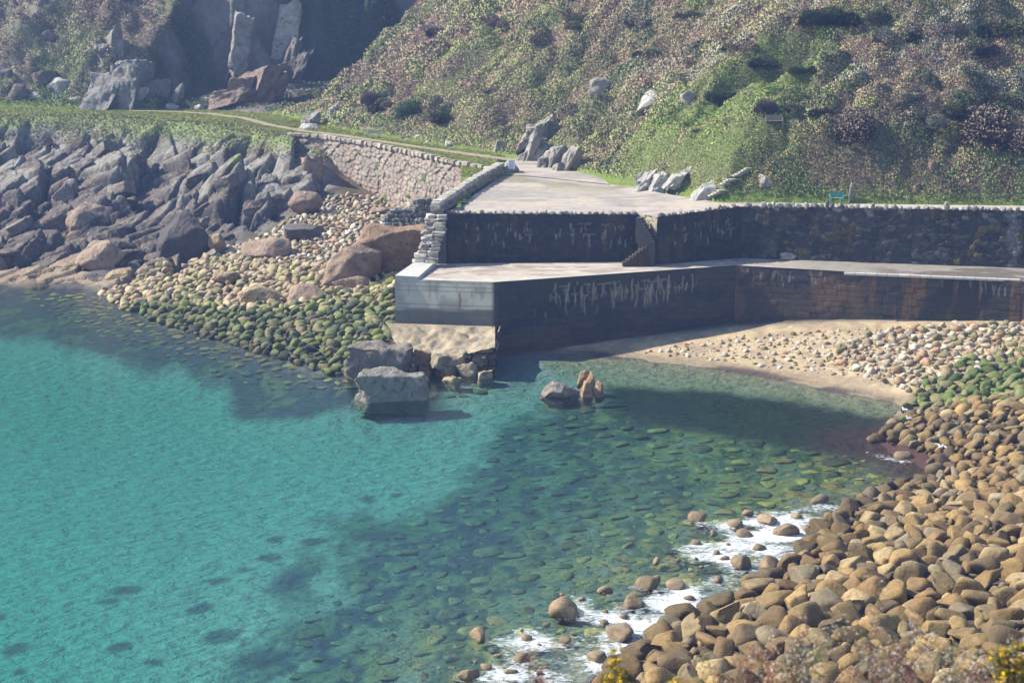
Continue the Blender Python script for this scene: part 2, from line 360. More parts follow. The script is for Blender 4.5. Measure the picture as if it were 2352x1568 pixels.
# --- uplands mesh
GRASS = pxpoly([(1560, 320, 16), (1640, 285, 17.5), (1850, 280, 18), (1880, 320, 16), (1830, 380, 14.5), (1700, 460, 12.2), (1450, 420, 12), (1480, 360, 14)], 12)
GRS = sstep(-2.5, 1.5, sdf(HX, HY, GRASS) + 2.0 * (fbm(HX * .5, HY * .5, 2, 77) - .5))
n1 = fbm(HX * .09, HY * .09, 4, 91); n2 = fbm(HX * .25, HY * .25, 3, 95); n3 = fbm(HX * .6, HY * .6, 3, 99)
soil = np.array([.085, .065, .04])
uc = np.tile(soil, HX.shape + (1,)).astype(float)
uc = mixc(uc, [.075, .095, .03], sstep(.45, .6, n2))
uc = mixc(uc, [.11, .07, .06], sstep(.5, .62, n1) * .8)
uc = mixc(uc, [.13, .19, .03], np.clip(1 - sstep(0, 1.5, d), 0, 1))
uc = mixc(uc, [.10, .12, .035], GRS * (d > 0))
QMf = QM.astype(float)
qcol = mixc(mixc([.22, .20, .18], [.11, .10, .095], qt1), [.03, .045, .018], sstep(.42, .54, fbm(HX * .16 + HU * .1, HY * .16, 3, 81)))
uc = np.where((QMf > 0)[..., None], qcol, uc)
uc = mixc(uc, [.24, .22, .19], craggy * .8)
V = np.stack([HX, HY, HU], -1).reshape(-1, 3); Fc = grid_faces(len(hx), len(hy))
ctr = V[Fc].mean(1); keep = ctr[:, 1] > front_y(ctr[:, 0]) + 0.15
tag(link('hillside', np_mesh('hillside', V, Fc[keep], uc.reshape(-1, 3)), None, M_HILL, True), kind='structure')

# --- shore mesh with its colours
SAND = pxpoly([(1250, 830, 0), (1300, 800, 0), (1690, 750, 1.2), (2420, 735, 3), (2420, 800, 2.6), (2100, 900, .6), (2090, 960, 0), (1900, 960, -.3), (1600, 920, -.5), (1350, 880, -.5)])
WEED_L = pxpoly([(-300, 640, 0), (0, 640), (240, 665), (420, 745), (640, 812), (800, 868), (1000, 870), (1010, 905), (900, 930, -1), (820, 925, -1), (700, 948, -1.4), (560, 935, -1.5), (470, 865, -1.3), (330, 830, -1.2), (200, 800, -1.4), (60, 770, -1.5), (-300, 760, -1.5)])
WEED_R = pxpoly([(1390, 878, -.5), (1650, 895, -.5), (1850, 925, -.5), (2060, 945, -.2), (2130, 1090, 0), (2000, 1140, 0), (1860, 1200), (1700, 1370), (1400, 1500), (1330, 1600), (560, 1620, -1.6), (560, 1500, -1.8), (700, 1400, -1.7), (640, 1290, -1.8), (820, 1190, -1.8), (1000, 1130, -1.8), (1160, 1060, -1.6), (1180, 980, -1.3)])
dark_bed_poly = pxpoly([(1390, 880, -.5), (1650, 897, -.5), (1850, 925, -.5), (2060, 960, -.2), (2120, 1070, -.1), (1950, 1050, -.4), (1700, 1010, -.8), (1450, 975, -1), (1370, 930, -.9)])
def shore_cols(GX, GY, HS, rk, BASE, c2, ux, uy):
    nA = fbm(GX * .35, GY * .14, 4, 101); nB = fbm(GX * .9, GY * .5, 3, 105); nC = fbm(GX * .12, GY * .12, 3, 108)
    sc = np.tile([.28, .285, .25], GX.shape + (1,)).astype(float)                     # sea-bed sand
    wl_ = sstep(-2.0, 1.5, sdf(GX, GY, WEED_L) + 5 * (nA - .5)); wr_ = sstep(-2.5, 5.0, sdf(GX, GY, WEED_R) + 9 * (nA - .52))
    shw = sstep(-1.7, -.25, HS)
    weedc = mixc(mixc([.020, .040, .060], [.07, .10, .035], shw), mixc([.09, .12, .07], [.28, .24, .07], shw), sstep(.46, .62, nB))
    weedl = mixc([.022, .030, .045], [.14, .12, .06], sstep(.56, .70, nB))
    isl = sstep(.62, .68, nA) * sstep(-25, -3, sdf(GX, GY, WEED_R) ) * .85
    sc = mixc(sc, weedl, np.clip(wl_ * (.75 + .4 * nB) + 0 * nA, 0, 1))
    sc = mixc(sc, weedc, np.clip(wr_ * sstep(.43, .55, nA * .5 + nB * .5 + .05 * wr_) , 0, 1))
    sc = mixc(sc, [.13, .15, .085], wr_ * .85)
    sc = mixc(sc, weedc, np.clip(wr_ * sstep(.40, .53, nA * .5 + nB * .5 + .05 * wr_), 0, 1))
    for px_, py_, w_, h_ in [(40, 1455, 50, 16), (285, 1338, 60, 14), (250, 1362, 50, 12), (630, 1236, 44, 18), (622, 1282, 50, 14), (845, 1146, 32, 14), (912, 1140, 30, 10), (510, 1462, 70, 22), (275, 1470, 45, 16), (455, 1395, 60, 18), (40, 1510, 36, 12), (560, 1308, 30, 10), (0, 1380, 20, 14), (600, 1525, 110, 22), (350, 1510, 40, 14), (720, 1245, 60, 16), (860, 1240, 70, 20), (500, 1330, 40, 9)]:
        q_ = P(px_, py_, -2.2); tq = proj(q_)[2][0]; rx = w_ / F * tq * .75; ry = h_ / F * tq / .26 * .7
        mk = sstep(.75, 1.35, 1.9 * np.exp(-((GX - q_[0]) / rx) ** 2 - ((GY - q_[1]) / ry) ** 2) + 1.1 * (nB - .5)); sc = mixc(sc, [.03, .045, .05], mk * .8)
    isl = isl * .25
    sc = mixc(sc, weedc, isl)
    dark_bed = sstep(-1.2, 1.6, sdf(GX, GY, dark_bed_poly) + 1.6 * (nB - .5))
    sc = mixc(sc, [.014, .022, .014], dark_bed * .94)  # dark patch painted into the sea-bed colour
    dry = sstep(-.12, .10, HS)
    beach = sstep(-1, 1, sdf(GX, GY, SAND))
    sandc = mixc([.40, .31, .19], [.30, .23, .15], sstep(.45, .6, nB)); sandc = mixc([.22, .165, .10], sandc, sstep(0.02, .4, HS))
    sc = mixc(sc, [.27, .25, .14], (1 - dry) * beach * .8 * (1 - dark_bed))
    sc = mixc(sc, sandc, dry * beach)
    stonec = mixc([.10, .075, .045], [.06, .045, .03], nB)
    sc = mixc(sc, stonec, dry * (1 - beach) * (1 - rk))
    wrack = sstep(.15, .0, np.abs(HS - .03)) * sstep(.5, .62, fbm(GX * .22, GY * .22, 3, 120)) * (GX > 5) * beach
    sc = mixc(sc, [.045, .022, .03], wrack * .9)
    inlet = np.exp(-seg_dist(GX, GY, pxpoly([(1960, 1000), (2090, 1050), (2170, 1095)])) ** 2 / 14.0)
    sc = mixc(sc, [.06, .025, .02], np.clip(inlet * 1.3, 0, .9))
    # granite of the cliffs: warm low down, lichen grey higher, grass near the top
    rc = mixc([.125, .098, .08], [.065, .053, .05], nB); rc = mixc(rc, [.20, .19, .165], sstep(3, 8, HS) * sstep(.35, .6, fbm(GX * .5, GY * .5, 3, 130)))
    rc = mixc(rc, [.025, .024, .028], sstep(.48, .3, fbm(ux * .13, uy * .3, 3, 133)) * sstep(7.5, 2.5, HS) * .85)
    rc = mixc(rc, [.26, .19, .12], sstep(2.6, .8, HS) * sstep(.45, .6, c2) * .8)
    rc = mixc(rc, [.035, .035, .03], sstep(.35, .0, HS))
    rc = mixc(rc, [.14, .19, .05], sstep(9.6, 11.4, HS + 2.5 * (nC - .5) + 1.5 * (nB - .5)) * .9)
    sc = mixc(sc, rc, rk)
    return sc
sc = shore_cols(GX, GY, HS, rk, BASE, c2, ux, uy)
V = np.stack([GX, GY, HS], -1).reshape(-1, 3); Fc = grid_faces(len(gx), len(gy)); ctr = V[Fc].mean(1)
APRONQ = [P(880, 700, 0)]
rkf = rk.ravel()[Fc].min(1); CLX0, CLX1, CLY0, CLY1 = -98, -22, 206, 297
incl = (ctr[:, 0] > CLX0 + .6) & (ctr[:, 0] < CLX1 - .6) & (ctr[:, 1] > CLY0 + .6) & (ctr[:, 1] < CLY1 - .6) & (rkf > .9)
keep = (ctr[:, 1] < front_y(ctr[:, 0]) + 0.9) & ~incl
keep &= ~((ctr[:, 0] > 0) & (ctr[:, 1] > 200))
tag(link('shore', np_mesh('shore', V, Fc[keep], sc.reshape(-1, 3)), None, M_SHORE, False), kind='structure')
gx2 = np.arange(CLX0, CLX1 + .01, .2); gy2 = np.arange(CLY0, CLY1 + .01, .2); G2X, G2Y = np.meshgrid(gx2, gy2); r2 = shore_full(G2X, G2Y)
V = np.stack([G2X, G2Y, r2[0] + .012], -1).reshape(-1, 3); Fc = grid_faces(len(gx2), len(gy2)); ctr = V[Fc].mean(1)
keep = (ctr[:, 1] < front_y(ctr[:, 0]) + 0.9) & (r2[1].ravel()[Fc].min(1) > .55)
tag(link('sea_cliff', np_mesh('sea_cliff', V, Fc[keep], shore_cols(G2X, G2Y, *r2).reshape(-1, 3)), None, M_CLIFF, False), kind='structure')
# far sea bed and land beyond the frame so that nothing ends in a void
mb = MB(); mb.add([(-1500, -600, -5.2), (1500, -600, -5.2), (1500, 1500, -5.2), (-1500, 1500, -5.2)], [[0, 1, 2, 3]], (.12, .14, .08)); tag(mb.build('ground', M_SHORE), kind='structure')
# slope under the camera (below the frame)
sx = np.arange(-30, 34.1, .5); sy = np.arange(-12, 44, .5); SXm, SYm = np.meshgrid(sx, sy)
SZ = np.interp(SYm, [-12, 0, 8, 15, 20, 23, 28, 44], [39.5, 38.2, 36.0, 33.2, 31.35, 29.7, 25, 4]) + .25 * (fbm(SXm * .6, SYm * .6, 3, 5) - .5)
V = np.stack([SXm, SYm, SZ], -1).reshape(-1, 3)
tag(link('coastal_slope', np_mesh('coastal_slope', V, grid_faces(len(sx), len(sy)), np.tile([.06, .06, .03], (len(V), 1))), None, M_HILL, True), kind='structure')

# ------------------------------------------------------------------ water
m = bpy.data.materials.new('sea_water'); m.use_nodes = True; n = m.node_tree.nodes; L = m.node_tree.links; n.remove(n['Principled BSDF'])
out = n['Material Output']; tr = n.new('ShaderNodeBsdfTransparent'); gl = n.new('ShaderNodeBsdfGlossy'); gl.inputs['Roughness'].default_value = .16
tr.inputs['Color'].default_value = (.97, .985, .985, 1)
geo = n.new('ShaderNodeNewGeometry'); mp = n.new('ShaderNodeMapping'); L.new(geo.outputs['Position'], mp.inputs['Vector']); mp.inputs['Scale'].default_value = (.55, 1.0, 1)
mp.inputs['Rotation'].default_value = (0, 0, math.radians(14))
w1 = n.new('ShaderNodeTexNoise'); w1.inputs['Scale'].default_value = 1.1; w1.inputs['Detail'].default_value = 5; w1.inputs['Roughness'].default_value = .6; w1.inputs['Distortion'].default_value = .4; L.new(mp.outputs[0], w1.inputs['Vector'])
bp = n.new('ShaderNodeBump'); bp.inputs['Strength'].default_value = 1.0; bp.inputs['Distance'].default_value = .055; L.new(w1.outputs['Fac'], bp.inputs['Height'])
fr = n.new('ShaderNodeFresnel'); fr.inputs['IOR'].default_value = 1.30; L.new(bp.outputs[0], fr.inputs['Normal']); L.new(bp.outputs[0], gl.inputs['Normal'])
mx = n.new('ShaderNodeMixShader'); L.new(fr.outputs[0], mx.inputs['Fac']); L.new(tr.outputs[0], mx.inputs[1]); L.new(gl.outputs[0], mx.inputs[2])
# foam: lacy white, where the vertex mask allows
at = n.new('ShaderNodeAttribute'); at.attribute_name = 'foam'
nf = n.new('ShaderNodeTexNoise'); nf.inputs['Scale'].default_value = 2.4; nf.inputs['Detail'].default_value = 7; nf.inputs['Roughness'].default_value = .62; nf.inputs['Distortion'].default_value = 1.2
mp2 = n.new('ShaderNodeMapping'); mp2.inputs['Scale'].default_value = (.8, 1.1, 1); L.new(geo.outputs['Position'], mp2.inputs['Vector']); L.new(mp2.outputs[0], nf.inputs['Vector'])
su = n.new('ShaderNodeMath'); su.operation = 'ADD'; L.new(at.outputs['Fac'], su.inputs[0]); L.new(nf.outputs['Fac'], su.inputs[1])
mrf = n.new('ShaderNodeMapRange'); mrf.inputs['From Min'].default_value = .96; mrf.inputs['From Max'].default_value = 1.28; mrf.inputs['To Max'].default_value = .86; L.new(su.outputs[0], mrf.inputs['Value'])
fo = n.new('ShaderNodeBsdfDiffuse'); fo.inputs['Color'].default_value = (.76, .79, .81, 1)
nb = n.new('ShaderNodeBump'); nb.inputs['Strength'].default_value = .8; nb.inputs['Distance'].default_value = .2; L.new(nf.outputs['Fac'], nb.inputs['Height']); L.new(nb.outputs[0], fo.inputs['Normal'])
mx2 = n.new('ShaderNodeMixShader'); L.new(mrf.outputs[0], mx2.inputs['Fac']); L.new(mx.outputs[0], mx2.inputs[1]); L.new(fo.outputs[0], mx2.inputs[2]); L.new(mx2.outputs[0], out.inputs['Surface'])
va = n.new('ShaderNodeVolumeAbsorption'); va.inputs['Color'].default_value = (.08, .90, .84, 1); va.inputs['Density'].default_value = .19; L.new(va.outputs[0], out.inputs['Volume'])
M_WATER = m

# ------------------------------------------------------------------ stones: shape variants
def ico(sub):
    bm = bmesh.new(); bmesh.ops.create_icosphere(bm, subdivisions=sub, radius=1); v = np.array([q.co[:] for q in bm.verts])
    bm.verts.index_update(); f = np.array([[q.index for q in p.verts] for p in bm.faces]); bm.free(); return v, f
ICO = {s: ico(s) for s in (2, 3, 4, 5)}
def stone(seed, sub=3, dims=(1, .8, .62), cuts=7, off=(.62, .95), hard=.8, nz=.10, nf=1.5):
    r = np.random.default_rng(seed); v, f = ICO[sub]; v = v.copy()
    for k in range(cuts):
        nrm = r.normal(size=3); nrm /= np.linalg.norm(nrm); c = r.uniform(*off)
        ex = np.maximum(v @ nrm - c, 0); v = v - ex[:, None] * nrm * hard
    nn = vnoise3(v[:, 0] * nf + seed, v[:, 1] * nf, v[:, 2] * nf, seed % 50) - .5
    n2 = vnoise3(v[:, 0] * nf * 3 + seed, v[:, 1] * nf * 3, v[:, 2] * nf * 3, seed % 50 + 3) - .5
    v = v * (1 + nz * 2 * nn + nz * .6 * n2)[:, None]
    v = v / np.abs(v).max(0) * np.array(dims)
    return v, f
def block(seed, sub=4, dims=(1, .8, .7), nz=.04, tilt=.25, extra=4):
    """angular jointed granite block"""
    r = np.random.default_rng(seed); v, f = ICO[sub]; v = v * 1.75
    planes = []
    for ax in range(3):
        for s in (-1, 1):
            q = r.normal(size=3) * tilt; q[ax] += s; planes.append((q / np.linalg.norm(q), r.uniform(.9, 1.05)))
    for k in range(extra):
        q = r.normal(size=3); planes.append((q / np.linalg.norm(q), r.uniform(1.05, 1.3)))
    for q, c in planes:
        ex = np.maximum(v @ q - c, 0); v = v - ex[:, None] * q
    nn = vnoise3(v[:, 0] * 2 + seed, v[:, 1] * 2, v[:, 2] * 2, seed % 40) - .5
    n2 = vnoise3(v[:, 0] * 6 + seed, v[:, 1] * 6, v[:, 2] * 6, seed % 40 + 2) - .5
    v = v * (1 + nz * 2 * nn + nz * n2)[:, None]
    return v / np.abs(v).max(0) * np.array(dims), f
DIMS = [(1, .78, .6), (1, .58, .5), (1, .9, .72), (1, .72, .42), (1, .48, .4), (1, .82, .7), (1, .62, .62), (1, .95, .5)]
def variants(sub, seed0):
    R = []
    for k in range(16):
        if k < 11: R.append(stone(seed0 + k, sub, DIMS[k % 8], cuts=9, off=(.42, .85), hard=.88, nz=.12, nf=1.2))
        else: R.append(stone(seed0 + k, sub, DIMS[k % 8], cuts=11, off=(.38, .75), hard=1.0, nz=.05))
    return R
VHI, VLO = variants(3, 100), variants(2, 100)
def rotm(r, tilt=.35):
    return Euler((r.normal() * tilt, r.normal() * tilt, r.uniform(0, 6.283))).to_matrix()

ZONES = [  # name, pixel polygon (x,y,h), size range (half length), attempts, packing, palette, lift
 ('heap', [(1340, 1640, .5), (1400, 1530, .3), (1480, 1480, .1), (1560, 1425, .1), (1690, 1370, .2), (1790, 1310, .2), (1860, 1230, .2), (1900, 1190, .1), (1960, 1160, .1), (2060, 1110, .2), (2150, 1085, .3), (2500, 1075, 1.5), (2500, 1640, 3.8)], (.24, 1.30), 11000, .53, 'tan'),
 ('mid', [(2000, 1008, .1), (2085, 955, .4), (2200, 935, 1), (2480, 925, 2.3), (2500, 1085, 1.6), (2150, 1088, .3), (2120, 1040, .2)], (.26, .85), 3000, .60, 'tan'),
 ('green', [(2068, 945, .2), (2120, 880, 1), (2200, 840, 1.6), (2480, 800, 2.6), (2480, 930, 2.3), (2200, 945, 1)], (.28, .8), 2200, .6, 'moss'),
 ('pale', [(1930, 800, 1.2), (2010, 770, 1.8), (2100, 755, 2.2), (2480, 742, 3), (2480, 830, 2.5), (2200, 860, 1.5), (2090, 890, .8), (1900, 830, .8)], (.10, .62), 2300, .74, 'pale'),
 ('sparse', [(1700, 768, 1.2), (2100, 752, 2.4), (2090, 890, .5), (1960, 872, .3), (1800, 845, .4), (1480, 806, .4), (1560, 790, .7)], (.06, .42), 560, .95, 'pale'),
 ('lgreen', [(905, 650, 3), (900, 760, 1.5), (870, 800, 1), (800, 850, .3), (770, 860, 0), (640, 822, 0), (520, 785, 0), (400, 752, 0), (290, 705, 0), (420, 670, 1), (520, 700, 1.2), (700, 700, 1.8)], (.20, .80), 9000, .58, 'moss2'),
 ('ltan', [(230, 672, 0), (330, 620, 1.3), (480, 590, 2.2), (700, 610, 3), (905, 615, 3.6), (908, 665, 3), (700, 715, 1.6), (520, 710, 1.1), (420, 690, .8), (290, 712, 0)], (.18, .75), 6000, .60, 'tanpale'),
 ('lpale', [(520, 565, 2.9), (640, 520, 4), (700, 475, 4.9), (800, 462, 5.2), (960, 462, 5.6), (930, 500, 5), (810, 560, 4), (960, 600, 4), (905, 630, 3.6), (700, 620, 3), (520, 605, 2.5)], (.2, .55), 3600, .66, 'pale'),
]
SUBZ = [
 ('sub_right', [(1150, 990, -1.3), (1350, 940, -1), (1500, 990, -1), (1900, 1010, -.5), (2100, 1090, 0), (1900, 1190, 0), (1800, 1310, 0), (1690, 1375, 0), (1480, 1480, 0), (1340, 1620, 0), (900, 1620, -1), (640, 1600, -1.7), (720, 1400, -1.7), (900, 1230, -1.6), (1050, 1140, -1.5)], (.18, 1.25), 3900, .78),
 ('sub_left', [(60, 670, -.2), (240, 672, 0), (420, 752, 0), (640, 822, 0), (800, 868, -.2), (1130, 880, -.5), (1120, 905, -.8), (960, 915, -1), (640, 900, -1.4), (420, 830, -1.1), (200, 760, -1)], (.22, .9), 3500, .62)]
def palette(kind, r, X, Y):
    t = r.random(); j = r.uniform(.72, 1.22)
    if kind == 'tan': c = np.array([[.25, .165, .075], [.29, .195, .09], [.21, .145, .075], [.235, .15, .075], [.22, .165, .09], [.30, .21, .105], [.25, .205, .15], [.15, .105, .065], [.33, .25, .15]])[r.integers(9)]
    elif kind == 'pale': c = np.array([[.42, .36, .27], [.36, .29, .2], [.46, .42, .34], [.34, .22, .13], [.26, .20, .12], [.22, .20, .09]])[r.integers(6)]
    elif kind == 'tanpale': c = np.array([[.33, .25, .15], [.37, .29, .18], [.28, .21, .12], [.30, .28, .12]])[r.integers(4)]
    elif kind == 'moss': c = np.array([[.10, .13, .03], [.06, .09, .025], [.24, .19, .10], [.20, .17, .08], [.13, .15, .05]])[r.integers(5)]
    elif kind == 'moss2': c = np.array([[.18, .175, .06], [.11, .12, .05], [.25, .21, .11], [.24, .20, .10], [.05, .07, .035], [.15, .17, .04], [.06, .055, .045]])[r.integers(7)]
    elif kind == 'sub': c = np.array([[.18, .17, .05], [.12, .12, .04], [.05, .055, .035], [.24, .19, .06], [.035, .045, .035], [.09, .09, .04]])[r.integers(6)]
    return c * j * (np.array([.82, .80, .66]) if kind == 'tan' else 1)
CARVE = []       # footprints stones keep out of (big rocks, quay)
placed = []      # x,y,z,r,variant,rot,color,zone
def scatter(zone, poly, sr, tries, pack, pal, seed):
    r = np.random.default_rng(seed); W = pxpoly(poly); A = np.array(W)
    x0, x1, y0, y1 = A[:, 0].min(), A[:, 0].max(), A[:, 1].min(), A[:, 1].max()
    # sizes: skewed small, biggest first
    s = sr[0] + (sr[1] - sr[0]) * r.random(tries) ** (1.8 if zone == 'heap' else 2.2); s = -np.sort(-s)
    shr = (lambda yy: float(np.interp(yy, [108, 138], [1.0, .62]))) if zone == 'heap' else (lambda yy: 1.0)
    px = r.uniform(x0, x1, tries * 6); py = r.uniform(y0, y1, tries * 6); ok = inside(px, py, W)
    for q in CARVE: ok &= ~inside(px, py, q)
    px, py = px[ok], py[ok]; cell = {}; cs = sr[1] * 2; i = 0; n = 0
    for s0 in s:
        for att in range(4):
            if i >= len(px): return n
            x, y = px[i], py[i]; i += 1; si = s0 * shr(y); kx, ky = int(x // cs), int(y // cs); good = True
            for a in (-1, 0, 1):
                for b in (-1, 0, 1):
                    for (qx, qy, qr) in cell.get((kx + a, ky + b), ()):
                        if (qx - x) ** 2 + (qy - y) ** 2 < (pack * (si + qr)) ** 2 * 1.35: good = False; break
                    if not good: break
                if not good: break
            if good:
                cell.setdefault((kx, ky), []).append((x, y, si)); n += 1
                vi = int(r.integers(16)) if pal != 'pale' else int(r.integers(11))
                
                placed.append([x, y, None, si, vi, rotm(r, .38), palette(pal, r, x, y), zone]); break
    return n

# ------------------------------------------------------------------ quay
def brick(u, v, rh, bw, seed, jit=.35):
    v = v + .12 * rh * (vnoise(u * .6, v * .6, seed) - .5) * 4
    r = np.floor(v / rh); fv = v / rh - r
    bwr = bw * (.7 + .6 * _h(r, r * 0, seed=seed)); uu = u / bwr + _h(r, r * 0 + 1, seed=seed) * 10
    i = np.floor(uu); b0 = i + jit * (_h(i, r, seed=seed + 1) - .5); b1 = i + 1 + jit * (_h(i + 1, r, seed=seed + 1) - .5)
    low = uu < b0; hi = uu > b1; cid = i - low + hi
    du = np.minimum(np.abs(uu - b0), np.abs(uu - b1)) * bwr; dv = np.minimum(fv, 1 - fv) * rh
    return _h(cid, r, seed=seed + 2), _h(cid, r, seed=seed + 3), np.minimum(du, dv)
def wallgrid(name, parent, p0, p1, zb, zt, res, fn, mat=M_WALL, batter=0.0, smooth=False):
    p0 = np.array(p0[:2], float); p1 = np.array(p1[:2], float); Ln = np.linalg.norm(p1 - p0); dr = (p1 - p0) / Ln; nr = np.array([dr[1], -dr[0]])
    hh = max(zt[0] - zb[0], zt[1] - zb[1]); nu = max(2, int(Ln / res) + 1); nv = max(2, int(hh / res) + 1)
    U, Vv = np.meshgrid(np.linspace(0, 1, nu), np.linspace(0, 1, nv))
    b = zb[0] + (zb[1] - zb[0]) * U; t = zt[0] + (zt[1] - zt[0]) * U; Z = b + (t - b) * Vv
    col, dsp = fn(U * Ln, Z, t - Z, Ln); dsp = dsp + batter * (t - Z)
    edge = (Vv > .999); dsp = np.where(edge, np.maximum(dsp, 0), dsp)
    XY = p0 + dr * (U[..., None] * Ln) + nr * dsp[..., None]
    V = np.concatenate([XY, Z[..., None]], -1).reshape(-1, 3)
    return link(name, np_mesh(name, V, grid_faces(nu, nv), col.reshape(-1, 3)), parent, mat, smooth)
def strip(name, parent, A, B, res, fn, mat=M_CONC, lift=0.0):
    """sheet between two polylines with equal point counts"""
    A = np.array(A, float); B = np.array(B, float); us = []; 
    for i in range(len(A) - 1):
        k = max(1, int(np.linalg.norm(A[i + 1] - A[i]) / res)); us += list(i + np.arange(k) / k)
    us.append(len(A) - 1); us = np.array(us); i = np.minimum(us.astype(int), len(A) - 2); f = (us - i)[:, None]
    a = A[i] * (1 - f) + A[i + 1] * f; b = B[i] * (1 - f) + B[i + 1] * f
    nv = max(2, int(np.linalg.norm(b - a, axis=1).max() / res) + 1); w = np.linspace(0, 1, nv)[:, None, None]
    V = a[None] * (1 - w) + b[None] * w; W = np.broadcast_to(w[..., 0], V.shape[:2])
    col, dz = fn(V[..., 0], V[..., 1], W); V = V.copy(); V[..., 2] += dz + lift
    return link(name, np_mesh(name, V.reshape(-1, 3), grid_faces(len(us), nv), col.reshape(-1, 3)), parent, mat)
def drips(u, top, seed, centres, spread, n, y0, y1, ln, w=.07):
    r = np.random.default_rng(seed); m = np.zeros(u.shape)
    for k in range(n):
        c = centres[r.integers(len(centres))] + r.normal() * spread; a = r.uniform(y0, y1); l = r.uniform(*ln); ww = w * r.uniform(.5, 1.8)
        uu = u + .06 * np.sin(top * 3 + k)
        m = np.maximum(m, np.clip(1.3 - np.abs(uu - c) / ww, 0, 1) * sstep(a, a + .1, top) * (1 - sstep(a + l * .6, a + l, top)) * r.uniform(.5, 1))
        if r.random() < .1: m = np.maximum(m, np.clip(1.2 - np.abs(top - a) / .09, 0, 1) * (np.abs(u - c) < r.uniform(.2, .7)) * .6)
    return m

quay = tag(empty('quay', P(1176, 720, 0)), 'lower granite and concrete quay with pale end face and dark stained harbour wall', 'quay')
ql = quay.location.copy()
def base(o, root=None):                                   # geometry is written in world coordinates: undo the parent's offset
    o.location = -(root or quay).location; return o
qL, qA, qB, qC, qD = P(907, 641, 6.9), P(1135, 648, 6.9), P(1690, 609, 6.9), P(2352, 647, 6.7), P(2720, 672, 6.6)
def f_head(u, z, t, Ln):
    n = fbm(u * .5, z * .5, 4, 201); lines = np.abs((z / .42) % 1 - .5) > .44
    c = mixc([.74, .66, .52], [.46, .41, .34], sstep(.42, .6, n)); c = mixc(c, [.30, .32, .33], sstep(0, .3, 3.2 - u + (6.9 - z) * .55 - 1.2) * .5)  # left part: diagonal shadow painted into the concrete colour
    c = mixc(c, [.25, .24, .22], lines * .6)
    c = mixc(c, [.17, .15, .12], sstep(4.35, 4.0, z + .5 * (n - .5)) * .9)
    c = mixc(c, [.36, .13, .03], np.clip(1.2 - np.abs(u - 6.1 - .04 * np.sin(z * 4)) / .13, 0, 1) * sstep(.9, 1.2, t) * (1 - sstep(2.2, 3.0, t)) * .95)
    c = mixc(c, [.36, .22, .10], np.clip(1.2 - np.abs(u - 3.3) / .10, 0, 1) * (t < 1.6) * .5)
    c = mixc(c, [.12, .12, .11], drips(u, t, 5, [1, 5, 8.5], 1.2, 14, 0, .5, (.6, 2.2), .06) * .35)
    c = mixc(c, [.09, .085, .08], sstep(.35, 0, Ln - u) * .8)
    return c, (n - .5) * .04 - lines * .015
base(wallgrid('pier_head_wall', quay, qL, qA, (2.4, 2.4), (6.9, 6.9), .1, f_head, M_CONC))
qL2 = P(968, 607, 6.9)
base(wallgrid('side_wall', quay, qL2, qL, (1.5, 1.5), (6.9, 6.9), .15, lambda u, z, t, Ln: (mixc([.40, .40, .37], [.28, .27, .24], fbm(u, z, 3, 4)), u * 0), M_CONC))
def f_ab(u, z, t, Ln):
    a, b, e = brick(u, z, .62, 1.5, 211); n = fbm(u * .35, z * .7, 4, 213)
    c = mixc([.040, .040, .046], [.062, .056, .052], a * .7)
    c = mixc(c, [.085, .050, .035], sstep(3.4, 1.0, z + 1.6 * (n - .5)) * .8)
    c = mixc(c, [.016, .016, .018], (e < .04) * .25); c = mixc(c, [.02, .022, .035], sstep(.52, .62, n) * .6)
    c = mixc(c, [.10, .06, .035], sstep(.4, .1, z) * .6); c = mixc(c, [.055, .06, .03], sstep(1.1, .3, t) * sstep(.4, .6, n) * .8)
    d = drips(u, t, 21, [6.5, 9, 12, 14.5, 15.5, 16.5, 17.5, 20.5], .9, 74, .4, 1.9, (.5, 2.3))
    d2 = drips(u, t, 22, [5, 9, 11, 14], 1.5, 20, 1.4, 3.2, (.3, 1.0))
    c = mixc(c, [.36, .30, .23], np.clip(d * .85 + d2 * .5, 0, .9))
    c = mixc(c, [.10, .065, .045], sstep(.55, .1, u) * .8)
    return c, (a - .5) * .05 - (e < .05) * .04
base(wallgrid('harbour_wall', quay, qA, qB, (-1.2, .3), (6.9, 6.9), .09, f_ab))
def f_bc(u, z, t, Ln):
    a, b, e = brick(u, z, .55, 1.15, 221, .7); n = fbm(u * .3, z * .6, 4, 223); n2 = fbm(u * 1.3, z * .18, 3, 227)
    c = mixc([.055, .046, .040], [.080, .062, .048], a); c = mixc(c, [.042, .038, .038], b * .6)
    darktop = sstep(2.1, 1.0, t + 1.1 * (n - .5) * 2); right = sstep(11, 14, u + 3 * (n - .5))
    c = mixc(c, [.038, .038, .042], np.clip(darktop + right * .8, 0, .94))
    c = mixc(c, [.045, .06, .022], right * sstep(.48, .6, n) * .7 * sstep(4.5, 2.5, z)); c = mixc(c, [.13, .075, .035], right * sstep(.54, .66, n2) * .75)
    c = mixc(c, [.03, .026, .022], (e < .04) * .3); c = mixc(c, [.17, .10, .06], sstep(.52, .66, fbm(u * .5, z * .3, 3, 229)) * (1 - right) * .5)
    d = drips(u, t, 25, [2, 5, 8, 23, 25], 1.5, 40, .1, .8, (.3, 1.4), .06)
    return mixc(c, [.36, .32, .26], d * .55), (a - .5) * .04 - (e < .04) * .02
base(wallgrid('harbour_wall', quay, qB, qC, (.3, 1.8), (6.9, 6.7), .1, f_bc))
base(wallgrid('harbour_wall', quay, qC, qD, (1.8, 2), (6.7, 6.6), .2, f_bc))
